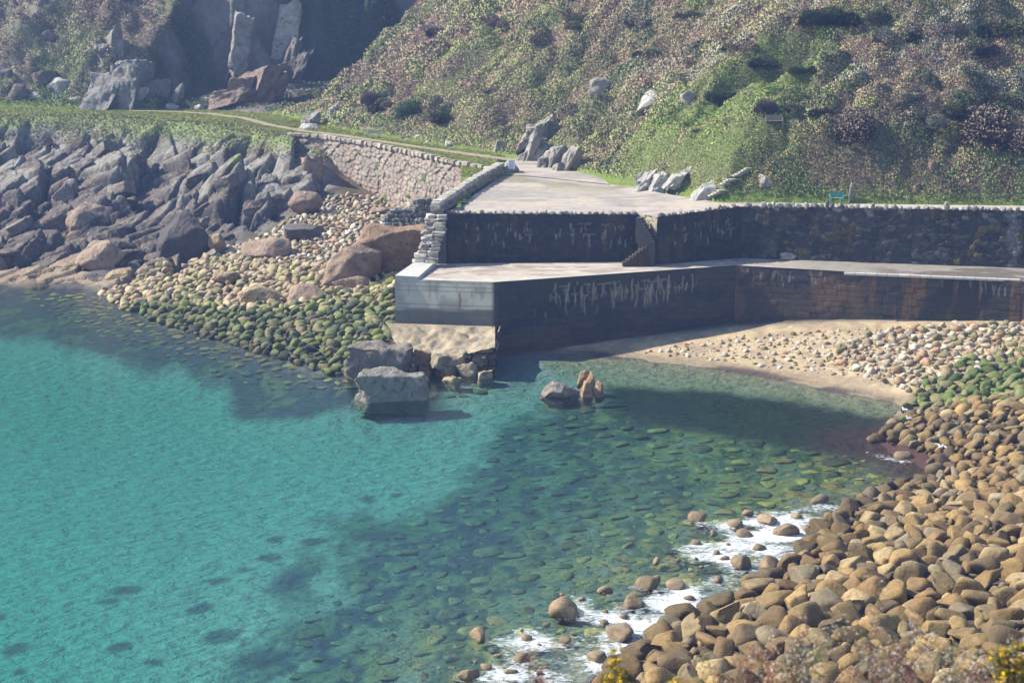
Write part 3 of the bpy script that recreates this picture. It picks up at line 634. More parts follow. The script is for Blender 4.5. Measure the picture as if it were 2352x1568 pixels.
def f_deck(X, Y, W):
    n = fbm(X * .35, Y * 1.1, 4, 231); n2 = fbm(X * .9, Y * 2.6, 3, 233)
    c = mixc([.40, .34, .28], [.28, .225, .185], sstep(.38, .6, n)); c = mixc(c, [.50, .46, .41], sstep(.56, .66, n2) * .7)
    right = sstep(22, 30, X); c = mixc(c, mixc([.27, .255, .235], [.20, .17, .13], n2), right)
    c = mixc(c, [.09, .075, .055], right * sstep(.50, .58, fbm(X * .25, Y * .6, 3, 237)) * .8 * sstep(33, 37, X))
    c = mixc(c, [.44, .41, .37], sstep(.14, .05, W) * (1 - right) * .8)
    return c, (n - .5) * .10 * sstep(.02, .15, W)
bk = [P(975, 612, 6.9), P(1005, 606, 6.95), P(1533, 600, 6.95), P(1705, 592, 6.95), P(2352, 613, 6.85), P(2720, 625, 6.8)]
fr_ = [qL, qA, (qA + qB) / 2, qB, qC, qD]
base(strip('deck', quay, fr_, bk, .3, f_deck, M_CONC, .012))
mb = MB(); cf = np.array([.50, .48, .44])
K0, K1 = P(1940, 630, 6.75), P(2345, 646.5, 6.7); n_ = 16
for i in range(n_):
    a = K0 + (K1 - K0) * (i + .5) / n_; ang = math.atan2(K1[1] - K0[1], K1[0] - K0[0])
    mb.box((a[0], a[1] + .28, a[2] + .05), (np.linalg.norm(K1 - K0) / n_ - .03, .38, .22), ang, cf * rng.uniform(.9, 1.12), .02)
base(mb.build('kerb', M_CONC, quay))
mb = MB(); q1 = qL + (qA - qL) * .24; o1 = np.array([0, -.03, 0]); mb.prism([tuple((qL + o1)[:2]) + (7.25,), tuple((q1 + o1)[:2]) + (7.2,), tuple(P(1003, 611, 6.9)[:2]) + (7.45,), tuple(qL2[:2]) + (7.6,)], 6.7, None, (.45, .44, .40)); base(mb.build('end_kerb', M_CONC, quay))
def f_apron(X, Y, W):
    n = fbm(X * .8, Y * .8, 4, 241); n2 = fbm(X * 2.2, Y * 2.2, 3, 243)
    c = mixc([.33, .27, .185], [.23, .185, .125], sstep(.4, .62, n)); c = mixc(c, [.20, .18, .11], sstep(.6, .75, n2) * .5)
    return c, (n - .5) * .9 * sstep(0, .2, W) + (n2 - .5) * .3 * sstep(0, .1, W)
ab = [P(886, 742, 3.05), P(1010, 746, 3.1), P(1137, 750, 3.1)]; af = [P(938, 846, .5), P(1000, 826, 1.2), P(1137, 798, 2.3)]
base(strip('apron', quay, ab, af, .16, f_apron, M_WALL, .02))
def f_rub(u, z, t, Ln):
    a, b, e = brick(u, z, .55, 1.3, 251, .5); n = fbm(u, z, 3, 253)
    c = mixc([.22, .13, .07], [.13, .10, .075], a); c = mixc(c, [.33, .26, .16], b * sstep(.6, .2, t)); c = mixc(c, [.03, .022, .02], (e < .09) * .85)
    return c, (a - .5) * .5 - (e < .09) * .15 - sstep(.2, 1.2, t) * .35
base(wallgrid('rubble_footing', quay, af[0], af[1], (-.9, -.9), (.5, 1.2), .1, f_rub)); base(wallgrid('rubble_footing', quay, af[1], af[2], (-.9, -.9), (1.2, 2.3), .1, f_rub))
base(wallgrid('rubble_footing', quay, af[2], (-.85, 182.9 * 1), (-.9, -.9), (2.3, 3.1), .15, f_rub))
mb = MB(); mb.prism([qL + [.3, .3, 0], qA + [-.15, .35, 0], qB + [0, .4, 0], qC + [0, .4, 0], qD + [0, .4, 0], UWT[5] + [0, .5, 0], UWT[3] + [0, .5, 0], UWT[0] + [0, .5, 0], qL2 + [.3, 0, 0]], -2, 6.6, (.2, .2, .2)); base(mb.build('core', M_CONC, quay))

# upper quay wall, stairs, platform
uq = tag(empty('upper_quay_wall', tuple(UWT[0][:2]) + (6.9,)), 'tall dark weathered stone wall behind the lower quay with jagged crest stones', 'wall')
def f_up(kind):
    def fn(u, z, t, Ln):
        a, b, e, _, _ = voro(u / .75 + .3 * fbm(u, z, 2, 8), z / .45, 261 + kind); e = e * .4; n = fbm(u * .4, z * .4, 4, 263 + kind); n2 = fbm(u * .8, z * .25, 3, 267 + kind)
        if kind == 0:
            c = mixc([.022, .023, .030], [.042, .040, .040], a * .8); c = mixc(c, [.085, .06, .035], sstep(.56, .68, n2) * .6)
            c = mixc(c, [.40, .38, .36], drips(u, t, 31, [3, 5, 7, 12, 15, 17], 1.2, 60, .8, 2.6, (.3, 1.1), .06) * .5)
        elif kind == 1:
            c = mixc([.42, .36, .26], [.30, .25, .18], a)  # sunlit side wall: the sunlight is put into a paler stone colour
        else:
            c = mixc([.045, .045, .048], [.105, .098, .088], a * b * 1.2); c = mixc(c, [.15, .105, .03], sstep(.52, .64, n) * sstep(.3, .7, b) * .85)
            c = mixc(c, [.028, .028, .03], sstep(.52, .42, n2) * .6); c = mixc(c, [.24, .23, .21], (b > .86) * sstep(1.6, .6, t) * .7)
            c = mixc(c, [.26, .255, .25], sstep(.9, .2, np.abs(u - (Ln - .9) - .2 * np.sin(z * 3))) * (Ln > 15) * .5 * sstep(.4, .6, fbm(u * 2, z, 3, 9)))
        c = mixc(c, [.015, .015, .017], (e < .035) * .5)
        return c, (a - .5) * .12 - (e < .035) * .05
    return fn
kinds = [0, 1, 0, 2, 2]
for i in range(5):
    p, q = UWT[i], UWT[i + 1]
    nm = 'stair_side_wall' if i == 1 else 'wall_face'
    base(wallgrid(nm, uq, p, q, (6.5, 6.5), (p[2], q[2]), .1 if i < 4 else .3, f_up(kinds[i]), M_WALL, .02), uq)
mb = MB(); mb.prism([tuple((u + [0, .25, 0])[:2]) for u in UWT] + [tuple((u + [0, 2.2, 0])[:2]) for u in UWT[::-1]], 5.5, 11.15, (.05, .05, .05)); base(mb.build('core', M_WALL, uq), uq)
mb = MB()
for i in (0, 2, 3, 4):
    p, q = UWT[i], UWT[i + 1]; Ln = np.linalg.norm(q - p); ang = math.atan2(q[1] - p[1], q[0] - p[0]); s = .2
    while s < Ln - .3:
        w = rng.uniform(.28, .62) * (1.25 if i >= 3 else 1); hgt = rng.uniform(.12, .3) * (1 if i < 3 else 1.5) * (1.7 if rng.random() < .12 else 1)
        a = p + (q - p) * (s + w / 2) / Ln; v, f = ICO[2]; vv, ff = stone(int(rng.integers(1e5)), 2, (w * .56, .3, hgt * .9), 8, (.45, .8), 1, .05)
        R = np.array([[math.cos(ang), -math.sin(ang)], [math.sin(ang), math.cos(ang)]]); vv = vv.copy(); vv[:, :2] = vv[:, :2] @ R.T
        nrm = np.array([math.sin(ang), -math.cos(ang)])
        mb.add(vv + [a[0] - nrm[0] * .15, a[1] - nrm[1] * .15, a[2] + hgt * .35], ff, np.array([.30, .28, .25]) * rng.uniform(.45, 1.15)); s += w + rng.uniform(-.03, .12 if i >= 3 else .35)
base(mb.build('coping', M_STONES, uq), uq)
st = tag(empty('quay_steps', PT(1500, 604, 190.6)), 'dark zigzag stone steps leading down the upper quay wall to the lower deck', 'steps')
mb = MB()
for k in range(9):
    q = PT(1472 + k * 3.6, 498 + k * 6.5, 191.6 - .12 * k); mb.box((q[0] - .1, q[1] - .45, q[2] - 1.2), (.62, .8, 2.4), -.3, (.05 - .002 * k,) * 3, .02)
base(mb.build('upper_flight', M_WALL, st), st)
mb = MB()
for k in range(9):
    q = PT(1494 - k * 7.5, 556 + k * 5.6, 190.6); mb.box((q[0], q[1] + .05, (q[2] + 6.6) / 2), (.34, 1.0, q[2] - 6.6), .05, np.array([.05, .038, .025]) * (1 + .2 * (k % 2)), .02)
base(mb.build('lower_flight', M_WALL, st), st)
def f_plat(X, Y, W):
    n = fbm(X * .16, Y * .3, 4, 271); n2 = fbm(X * .4, Y * 1.2, 4, 273)
    c = mixc([.36, .315, .28], [.275, .245, .22], sstep(.4, .6, n)); c = mixc(c, [.43, .36, .25], sstep(.5, .66, n2) * .7)
    c = mixc(c, [.16, .15, .08], sstep(.53, .62, fbm(X * .2, Y * .35, 3, 275)) * sstep(.45, .95, W) * .6)
    c = mixc(c, [.40, .36, .31], sstep(24, 28, X) * .8); c = mixc(c, [.16, .15, .14], ((X * .28) % 1 < .014) * .4)
    return c, (n - .5) * .06
pb = [P(1158, 400, 12.0), P(1450, 428, 12.1), P(1522, 444, 12.15), P(1650, 464, 12.2), P(2352, 473, 12.5), P(2720, 479, 12.6)]
lowered = [u - np.array([0, -.05, .03]) for u in UWT]
tag(strip('platform_pavement', None, lowered, pb, .35, f_plat, M_CONC), kind='structure')
tag(strip('road', None, [P(1158, 400.5, 12.03), P(1250, 408, 12.08), P(1400, 424, 12.12)], [P(1186, 362, 12.1), P(1235, 370, 12.15), P(1385, 410, 12.2)], .3, f_plat, M_CONC, .02), kind='structure')
cl = [(300, 255), (400, 257), (480, 262), (560, 272), (620, 288), (700, 302), (780, 311), (850, 322), (1000, 344), (1130, 362), (1195, 370)]
cw = [P(x, y, 12.0) for x, y in cl]; A_, B_ = [], []
for i, p in enumerate(cw):
    dr = cw[min(i + 1, len(cw) - 1)] - cw[max(i - 1, 0)]; dr /= np.linalg.norm(dr); nr = np.array([-dr[1], dr[0], 0]); w = .75 + .25 * (i > 8)
    A_.append(p - nr * w * .9); B_.append(p + nr * w * .9)
tag(strip('footpath', None, A_, B_, .4, lambda X, Y, W: (mixc(mixc([.34, .27, .20], [.26, .21, .15], fbm(X, Y, 3, 9)), [.20, .19, .07], np.exp(-((W - .5) / .12) ** 2) * .7 + .8 * sstep(.25, .05, np.minimum(W, 1 - W)) * (fbm(X * 1.5, Y * 1.5, 2, 19) > .5)), X * 0 ), M_SHORE, .05), kind='structure')

# retaining wall under the verge
rw = tag(empty('retaining_wall', tuple(WT[2][:2]) + (4.0,)), 'long pinkish grey dry stone retaining wall below the grassy verge', 'wall')
def f_rw(u, z, t, Ln):
    a, b, e, _, _ = voro(u / .92 + .5 * fbm(u * .5, z * .5, 2, 8), z / .62 + .3 * fbm(u * .4, z * .4, 2, 18), 281); e = e * .45; n = fbm(u * .3, z * .3, 3, 283)
    c = mixc([.31, .245, .20], [.44, .36, .29], a); c = mixc(c, [.20, .165, .135], b * .6); c = mixc(c, [.22, .21, .19], sstep(.5, .65, n) * .4)
    c = mixc(c, [.30, .19, .12], sstep(3.5, 6, t) * sstep(.4, .6, n) * .4)
    c = mixc(c, [.09, .072, .06], (e < .07) * .6); c = mixc(c, [.07, .11, .03], ((b > .965) & (a > .4)) * .9)
    return c, (a - .5) * .2 - (e < .07) * .09
for i in range(5):
    p, q = WT[i], WT[i + 1]; base(wallgrid('wall_face', rw, p, q, (2.5, 2.5), (12, 12), .11, f_rw, M_WALL, .06), rw)
p = WT[5]; base(wallgrid('wall_face', rw, p, PT(1010, 486, 193), (2.5, 2.5), (12, 11.6), .15, f_rw, M_WALL, .02), rw)
p = WT[0]; base(wallgrid('wall_end', rw, p + [.5, 4, 0], p, (4, 4), (12, 12), .2, f_rw, M_WALL), rw)
mb = MB()
for i in range(5):
    p, q = WT[i], WT[i + 1]; Ln = np.linalg.norm(q - p); ang = math.atan2(q[1] - p[1], q[0] - p[0]); s = .1
    R = np.array([[math.cos(ang), -math.sin(ang)], [math.sin(ang), math.cos(ang)]])
    while s < Ln - .4:
        w = rng.uniform(.7, 1.5); a = p + (q - p) * (s + w / 2) / Ln
        vv, ff = block(int(rng.integers(1e5)), 2, (w * .5, .42, rng.uniform(.2, .36)), .05, .08, 2); vv = vv.copy(); vv[:, :2] = vv[:, :2] @ R.T
        mb.add(vv + [a[0], a[1] + .15, 12.12], ff, np.array([.36, .31, .26]) * rng.uniform(.75, 1.1)); s += w + rng.uniform(.05, .3 if i < 2 else .55)
base(mb.build('coping', M_STONES, rw), rw)

# parapet along the left side of the platform and the ragged end of the upper wall
mb = MB(); pa, pc, pe = P(1003, 492, 11.6), P(1085, 436, 11.8), P(1150, 398, 12.0)
for lvl in range(3):
    s = 0
    while s < 1:
        a = pa + (pc - pa) * s * 2 if s < .5 else pc + (pe - pc) * (s - .5) * 2
        w = rng.uniform(.6, 1.2); vv, ff = block(int(rng.integers(1e5)), 2, (w * .5, .62 - .06 * lvl, .27), .05, .1, 2)
        dr = pe - pa; ang = math.atan2(dr[1], dr[0]); R = np.array([[math.cos(ang), -math.sin(ang)], [math.sin(ang), math.cos(ang)]]); vv = vv.copy(); vv[:, :2] = vv[:, :2] @ R.T
        mb.add(vv + [a[0], a[1], a[2] + .2 + lvl * .4], ff, np.array([.33, .30, .26]) * rng.uniform(.8, 1.15) * (1.2 if lvl == 2 else .7)); s += w / np.linalg.norm(pe - pa) * .93  # lit top course painted lighter, lower courses darker
tag(mb.build('parapet', M_STONES), 'low sloping stone parapet running up the left side of the paved platform', 'parapet')
mb = MB()
for k in range(15):
    f = k / 14; q = PT(1003 - 26 * f ** 1.5 - 2, 496 + 104 * f, 191.6 - 1.4 * f)
    for j in range(2):
        w = rng.uniform(.8, 1.15); vv, ff = block(int(rng.integers(1e5)), 2, (w * .62, .8, .2), .06, .12, 2)
        mb.add(vv + [q[0] - .45 + j * 1.0 + rng.normal() * .1, q[1] - .1 * j + rng.normal() * .08, q[2]], ff, np.array([.34, .31, .27]) * rng.uniform(.7, 1.25))
mb.prism([PT(985, 600, 191.8)[:2], PT(1024, 600, 191.8)[:2], PT(1026, 500, 194)[:2], PT(995, 500, 194)[:2]], 5.5, 11.2, (.12, .11, .1))
tag(mb.build('wall_buttress', M_STONES), 'ragged stepped end of rough stone slabs at the left of the dark upper wall', 'wall end')

# ------------------------------------------------------------------ large rocks one by one
BIGFOOT = []
def rock(x0, x1, y0, y1, hb, seed, col, label, kind='round', cat='boulder', name=None, depth=None, rz=0.0, tilt=(0, 0), sub=4, group=None, add=None, cuts=9, nz=.08, shear=(0, 0), carve=False, peak=None, extra=0.0, lean=0.0):
    t = (H - hb) / (ST + ((y1 - 784) / F) * CT); W = (x1 - x0) / F * t; D = (depth or .8) * W; Hh = max(.25 * W, (y1 - y0) / F * t - .18 * D)
    sink = .18 * Hh + .15 + extra + (.8 if hb == 0 and x0 > 780 and kind == 'block' else .5 if hb == .25 else 0)
    q = P((x0 + x1) / 2, y1, hb)
    if kind == 'round': v, f = stone(seed, sub, (W / 2, D / 2, (Hh + sink) / 2), cuts, (.5, .9), .9, nz)
    elif kind == 'tor':                                   # a few great upright slabs grown together
        rr = np.random.default_rng(seed); vs, fs, nn_ = [], [], 0; hz = (Hh + sink) / 2; N = int(np.clip(round(W / max(Hh, .5) * 2.6), 3, 6)); pk = rr.uniform(.3, .7) if peak is None else peak
        for k in range(N):
            u = (k + .5) / N; hk = (1 - (abs(u - pk) / max(pk, 1 - pk)) ** 1.2 * .6) * rr.uniform(.85, 1.0); bv, bf = block(seed * 31 + k, 5, (W / N * rr.uniform(.75, 1.1), D * rr.uniform(.42, .6), hz * hk), .12, .16, 4)
            bv = bv @ np.array(Euler((rr.normal() * .08, rr.normal() * .12, rr.normal() * .45)).to_matrix()).T
            bv = bv + [(u - .5) * W * .8, rr.uniform(-.2, .1) * D, hz * hk - hz]; vs.append(bv); fs.append(bf + nn_); nn_ += len(bv)
        v, f = np.vstack(vs), np.vstack(fs)
    elif kind == 'crag':                                  # several jointed columns grown into one rock
        rr = np.random.default_rng(seed); vs, fs, nn_ = [], [], 0; hz = (Hh + sink) / 2; bs = np.clip(min(W, Hh) * .42, .6, 3.4); pk = rr.uniform(.3, .7) if peak is None else peak
        nr2 = max(2, int(round((Hh + sink) / (bs * .8)))); rh = (Hh + sink) / nr2
        for j in range(nr2):
            zf = (j + .5) / nr2; wj = W * (1 - .55 * zf ** 1.3); cx_ = (pk - .5) * W * zf * .6; nc = max(1, int(round(wj / (bs * rr.uniform(.75, 1.2)))))
            for i in range(nc):
                for dpt in range(2 if D > bs * 1.2 else 1):
                    bw = wj / nc * rr.uniform(.95, 1.7); bv, bf = block(int(rr.integers(1e6)), 3, (bw / 2, min(D, bs * 1.3) * rr.uniform(.45, .62), rh * rr.uniform(.55, .72)), .09, .13, 2)
                    bv = bv @ np.array(Euler((rr.normal() * .13, lean + rr.normal() * .13, rr.normal() * .3)).to_matrix()).T
                    bv = bv + [cx_ + ((i + .5) / nc - .5) * wj * .92 + rr.normal() * .04 * bs, (-.28 + .5 * dpt) * D * (1 - .5 * zf) + D * .12 * zf + rr.normal() * .08 * bs, -hz + rh * (j + .5)]
                    vs.append(bv); fs.append(bf + nn_); nn_ += len(bv)
        v, f = np.vstack(vs), np.vstack(fs)
    else: v, f = block(seed, sub, (W / 2, D / 2, (Hh + sink) / 2), nz * .5, .16, 5)
    v = v.copy(); zz = v[:, 2] / ((Hh + sink) / 2); v[:, 0] += shear[0] * zz; v[:, 2] += shear[1] * v[:, 0]
    M = np.array(Euler((tilt[0], tilt[1], rz)).to_matrix()); v = v @ M.T
    sc_ = max(W, Hh) * .8 if kind != 'crag' else 4.0; n5 = vnoise3(v[:, 0] * 4 / sc_ + seed, v[:, 1] * 4 / sc_, v[:, 2] * 4 / sc_, seed % 31); n6 = vnoise3(v[:, 0] * 9 / sc_ + seed, v[:, 1] * 9 / sc_, v[:, 2] * 9 / sc_, seed % 33)
    v = v * (1 + ((.30 if kind != 'crag' else .05) * (np.round(n5 * 5) / 5 - .5) + .07 * (n6 - .5)) * (1 if kind == 'block' else .5))[:, None]
    nm = name or 'boulder'
    me = np_mesh(nm, v, f); o = link(nm, me, None, M_CRAG, kind == 'round'); o.color = (*col, 1)
    o.location = (q[0], q[1] + D * .45, hb + (Hh + sink) / 2 - sink)
    tag(o, label, cat, group)
    if carve:
        c = o.location; BIGFOOT.append([(c.x - W * .38, c.y - D * .38), (c.x + W * .38, c.y - D * .38), (c.x + W * .38, c.y + D * .38), (c.x - W * .38, c.y + D * .38)])
    return o
G1, G2, TAN, PNK, DRK = (.30, .28, .25), (.22, .20, .18), (.30, .22, .13), (.27, .19, .14), (.12, .10, .09)
rock(803, 992, 836, 922, 0, 11, (.22, .205, .17), 'big tilted slab of grey granite standing in the water off the quay end', 'block', depth=.45, rz=.12, tilt=(-.12, .13), sub=5)
rock(788, 946, 776, 876, 0, 12, (.20, .17, .14), 'square cracked granite block behind the tilted slab near the quay end', 'block', depth=.7, rz=-.1, tilt=(0, .03), sub=5, carve=True)
rock(1236, 1342, 862, 912, 0, 13, (.21, .18, .15), 'craggy grey rock standing in the harbour water beside four orange boulders', 'round', depth=.8, rz=.3, tilt=(.05, -.15), extra=.9, cuts=16, nz=.14, sub=5)
for a in [(1325, 1357, 844, 882, 'tallest orange boulder on the rock islet in the harbour'), (1347, 1367, 852, 886, 'narrow orange boulder behind the others on the rock islet'), (1333, 1366, 870, 907, 'round orange boulder at the front of the rock islet'), (1363, 1388, 873, 905, 'rightmost orange boulder of the rock islet in the harbour')]:
    rock(*a[:4], 0.25, int(a[0]), (.34, .21, .12), a[4], depth=.9, group='orange boulders on the harbour rock islet')
rock(778, 1030, 492, 634, 3.4, 17, (.25, .165, .105), 'huge smooth ochre outcrop leaning against the quay beneath the stone parapet', 'block', 'rock outcrop', 'rock_outcrop', depth=.6, rz=.05, sub=5, nz=.12, shear=(2.2, .05), tilt=(.05, 0), carve=True)
rock(730, 880, 545, 648, 3.2, 16, (.24, .17, .12), 'sloping ochre slab at the left foot of the huge ochre outcrop', 'round', 'rock outcrop', 'rock_outcrop', depth=.7, rz=.3, sub=5, shear=(1.0, 0), carve=True)
rock(768, 870, 585, 645, 3.1, 17, (.40, .33, .20), 'pale rounded boulder at the base of the huge ochre outcrop', carve=True, depth=.7)
rock(870, 985, 470, 515, 7.4, 18, (.17, .17, .15), 'lichen grey jumble of rock on top of the huge ochre outcrop', 'crag', 'rock outcrop', 'rock_outcrop', depth=.7)
rock(930, 1008, 450, 500, 7.6, 19, (.2, .19, .17), 'dark grey rock wedged below the low end of the parapet', 'crag', 'rock outcrop', 'rock_outcrop', depth=.7)
for i, a in enumerate([(545, 652, 648, 702, 1.4, 'broad brown boulder half way down the green cobbles at left', TAN), (638, 765, 640, 702, 1.6, 'widest brown boulder among the green cobbles left of the quay', PNK),
    (754, 852, 625, 668, 2.6, 'dark topped boulder just left of the quay end face', PNK), (480, 546, 618, 650, 2.0, 'smooth brown boulder at the upper left of the cobble slope', TAN),
    (548, 682, 530, 592, 3.2, 'big pink brown rock where the cobbles meet the left cliff', PNK), (475, 525, 532, 572, 3.0, 'pale rounded boulder at the foot of the dark cliff', TAN),
    (645, 742, 508, 545, 4.2, 'long flat dark rock above the pale cobbles below the retaining wall', DRK), (655, 740, 424, 484, 5.4, 'round jointed boulder at the left foot of the retaining wall', PNK),
    (690, 750, 352, 430, 6.6, 'blocky rock bulging out of the left end of the retaining wall', PNK), (850, 905, 470, 490, 5.2, 'small pinkish boulder below the retaining wall by the lichen rocks', PNK),
    (175, 280, 628, 656, 0, 'dark wet rounded rock at the waterline by the left cliff', DRK), (232, 300, 610, 650, .3, 'pale brown rounded rock at the tip of the left cliff', TAN)]):
    rock(*a[:5], 300 + i, a[6], a[5], 'block' if i in (6, 8) else 'round', depth=.75, carve=True)
def onhill(x0, x1, y0, y1, seed, col, label, kind='crag', depth=.7, cat='rock outcrop', name='rock_outcrop', **k):
    q = pick((x0 + x1) / 2, y1); return rock(x0, x1, y0, y1, q[2] - .1, seed, col, label, kind, cat, name, depth=depth, **k)
LG = (.36, .345, .31)
HR = [(1458, 1532, 192, 252, 'pale grey lichened crag standing out of the middle of the hillside'), (1560, 1600, 205, 240, 'small dark crag right of the lichened crag on the hillside'),
 (1350, 1408, 172, 222, 'mossy topped rock on the hillside above and left of the lichened crag'), (1462, 1580, 362, 436, 'leaning grey slab at the back left of the paved platform'), (1535, 1645, 360, 410, 'long flat grey rock lying above the slabs behind the platform'),
 (1452, 1500, 385, 418, 'low dark rock at the left end of the slabs behind the platform'), (1590, 1668, 398, 458, 'grey rock at the foot of the hillside steps'), (1736, 1784, 394, 434, 'pale pointed boulder in the grass right of the hillside steps'),
 (1192, 1258, 288, 374, 'leftmost of the dark jointed crags beside the path behind the platform'), (1238, 1302, 318, 388, 'middle dark crag beside the path behind the platform'), (1278, 1345, 322, 395, 'rightmost steep dark crag beside the path behind the platform'), (1205, 1295, 252, 330, 'upper grey crag above the path junction'),
 (1130, 1165, 318, 350, 'pair of upright stones at the path edge'), (2092, 2120, 418, 460, 'brown earth stained rock in the bank right of the green bench'), (1948, 1962, 415, 458, 'upright post like rock right of the green bench'), (2360 - 230, 2160, 360, 385, 'pale rock showing high in the bare bank at right'),
 (1545, 1580, 432, 458, 'small grey rock beside the foot of the hillside steps'), (690, 730, 236, 290, 'dark upright crag at the bottom of the spur beside the path'), (680, 738, 284, 300, 'flat pale slab lying at the edge of the footpath'), (750, 790, 225, 270, 'dark broken crag on the hill spur above the path'), (700, 745, 165, 188, 'pale slab lying on the slope between quarry and spur')]
for i, a in enumerate(HR): onhill(*a[:4], 400 + i, LG if i in (0, 3, 4, 6, 18, 20) else (.36, .31, .26) if i == 7 else ((.27, .25, .22) if i not in (13, 15) else (.24, .17, .11)), a[4], depth=.7, kind='tor' if i in (3, 4, 8, 9, 10, 11, 17, 19) else 'round', sub=5 if i in (0, 2, 6, 7) else 4, nz=.13, cuts=16, extra=.6, rz=.3 * math.sin(i * 2.3), shear=((.9, .1) if i in (3, 0, 4, 6, 8, 9, 10, 11) else (0, 0)))
for i, (x0, x1, y0, y1) in enumerate([(920, 945, 308, 322), (950, 985, 290, 318), (948, 975, 305, 325), (988, 1012, 296, 322), (1005, 1040, 302, 328), (1030, 1062, 292, 325), (1040, 1075, 312, 332), (1070, 1092, 310, 330), (1092, 1118, 318, 338), (975, 1005, 316, 330), (1015, 1045, 322, 338)]):
    rock(x0, x1, y0, y1, 12.0, 450 + i, (.42, .39, .35), 'pale broken granite block in the rubble heap beside the footpath', 'block', 'rubble', 'rubble_block', group='rubble blocks beside the footpath', depth=.7, rz=i * 1.1, tilt=(.3 * math.sin(i), .4 * math.cos(i * 2)), sub=3)
QR = [(195, 370, 85, 252, 'huge grey quarry buttress at the left side of the shaded quarry', (.21, .20, .19), .5), (608, 686, -20, 125, 'tall pale slab with a sunlit left edge high in the quarry', (.40, .35, .29), .5), (525, 580, 15, 125, 'grey pinnacle high in the quarry left of the tall pale slab', (.26, .24, .22), .6),
 (470, 552, 104, 200, 'slanting pink ridge of rock low in the quarry', (.30, .25, .21), .5), (505, 645, 128, 232, 'red brown ridge with sunlit crest at the foot of the quarry', (.21, .155, .125), .5), (282, 325, 195, 250, 'pale triangular slab against the quarry buttress by the path', (.38, .36, .34), .3), (390, 420, 190, 240, 'small grey rock in the shadow of the quarry foot', (.2, .19, .18), .6),
 (225, 290, 35, 110, 'weathered crag on top of the quarry buttress', (.22, .20, .17), .6), (640, 700, 60, 150, 'brown shoulder of rock right of the tall pale slab', (.16, .14, .12), .7)]
for i, a in enumerate(QR): onhill(*a[:4], 507 + i, a[5], a[4], 'block' if i in (1, 2) else ('tor' if i in (0, 3, 4, 7, 8) else 'round'), depth=a[6] + .3, extra=3.0 if i in (1, 2, 3, 7, 8) else .5, sub=5, nz=.14, cuts=15, shear=((1.8, 0) if i in (1, 3, 4, 5) else (.8, .1)), rz=.25, tilt=(-.12, 0))
for i, (x0, x1, y0, y1) in enumerate([(380, 410, 236, 252), (420, 445, 232, 248), (445, 470, 238, 252), (485, 520, 228, 252), (512, 540, 232, 250), (535, 562, 230, 250), (455, 480, 226, 240)]):
    rock(x0, x1, y0, y1, 12.0, 540 + i, (.36, .33, .30), 'pale fallen block lying at the foot of the shaded quarry', 'block', 'rubble', 'rubble_block', group='fallen blocks at the foot of the quarry', depth=.7, rz=i * 1.3, tilt=(.2, .3 * math.sin(i)), sub=3)
HL = [(62, 135, 145, 205, 'largest dark boulder of the stack on the left headland', DRK), (100, 165, 170, 220, 'grey boulder leaning on the stack on the left headland', LG), (10, 68, 186, 242, 'dark boulder at the left photo edge on the headland', DRK), (85, 135, 62, 108, 'dark rock high on the left headland slope', DRK),
 (-10, 30, 150, 200, 'dark rock cut by the left photo edge above the headland boulders', DRK), (190, 235, 95, 135, 'grey boulder on the headland just left of the quarry', G2), (130, 200, 215, 236, 'low pale rock ledge on the headland above the grass', LG), (50, 100, 205, 235, 'pale rock below the dark headland stack', LG)]
for i, a in enumerate(HL): onhill(*a[:4], 560 + i, a[5], a[4], kind='round', cat='boulder', name='boulder', depth=.8, cuts=12)
rock(1790, 1834, 574, 597, 7.0, 590, (.33, .29, .24), 'lumpy pale heap of old concrete on the lower quay deck', 'round', 'concrete lump', 'concrete_lump', depth=.8, nz=.2)
sr_ = rock(1140, 1200, 362, 398, 12.05, 591, (.30, .27, .22), 'dark boulder at the top of the parapet carrying a white notice', 'round', depth=.7)
mb = MB(); q = PT(1174, 375, sr_.location.y / CT * 0 + 227.2)
q = np.array([sr_.location.x + .25, sr_.location.y - 1.05, 13.05])
mb.box(q, (.75, .05, 1.0), .1, (.75, .78, .84), .01); sg = tag(mb.build('notice_board', M_PLAIN), 'white notice board fixed to the boulder at the top of the parapet', 'sign')
mb = MB()
for r_ in range(7): mb.box((q[0] - .02 + (.06 if r_ % 3 else 0) * 0, q[1] - .032, q[2] + .36 - r_ * .11), (.55 - .12 * (r_ % 3), .008, .035), .1, (.25, .32, .5))
mb.build('lettering', M_PLAIN, sg)
for i, (x0, x1, y0, y1) in enumerate([(948, 990, 795, 836), (985, 1030, 808, 842), (1025, 1075, 800, 838), (1000, 1050, 830, 864), (1050, 1100, 828, 866), (1092, 1134, 842, 870), (955, 1000, 836, 862), (1075, 1120, 806, 834), (1020, 1060, 858, 878), (968, 992, 862, 876)]):
    rock(x0, x1, y0, y1, .9 if y1 < 850 else 0, 610 + i, [(.30, .18, .10), (.26, .22, .15), (.34, .28, .18)][i % 3], ['rust brown', 'grey brown', 'pale tan'][i % 3] + ' broken block at the foot of the quay apron', 'block', 'rubble', 'rubble_block', group='broken blocks at the foot of the quay apron', depth=.9, rz=i * .7, tilt=(.1, .25 * math.sin(i * 2)), sub=4)
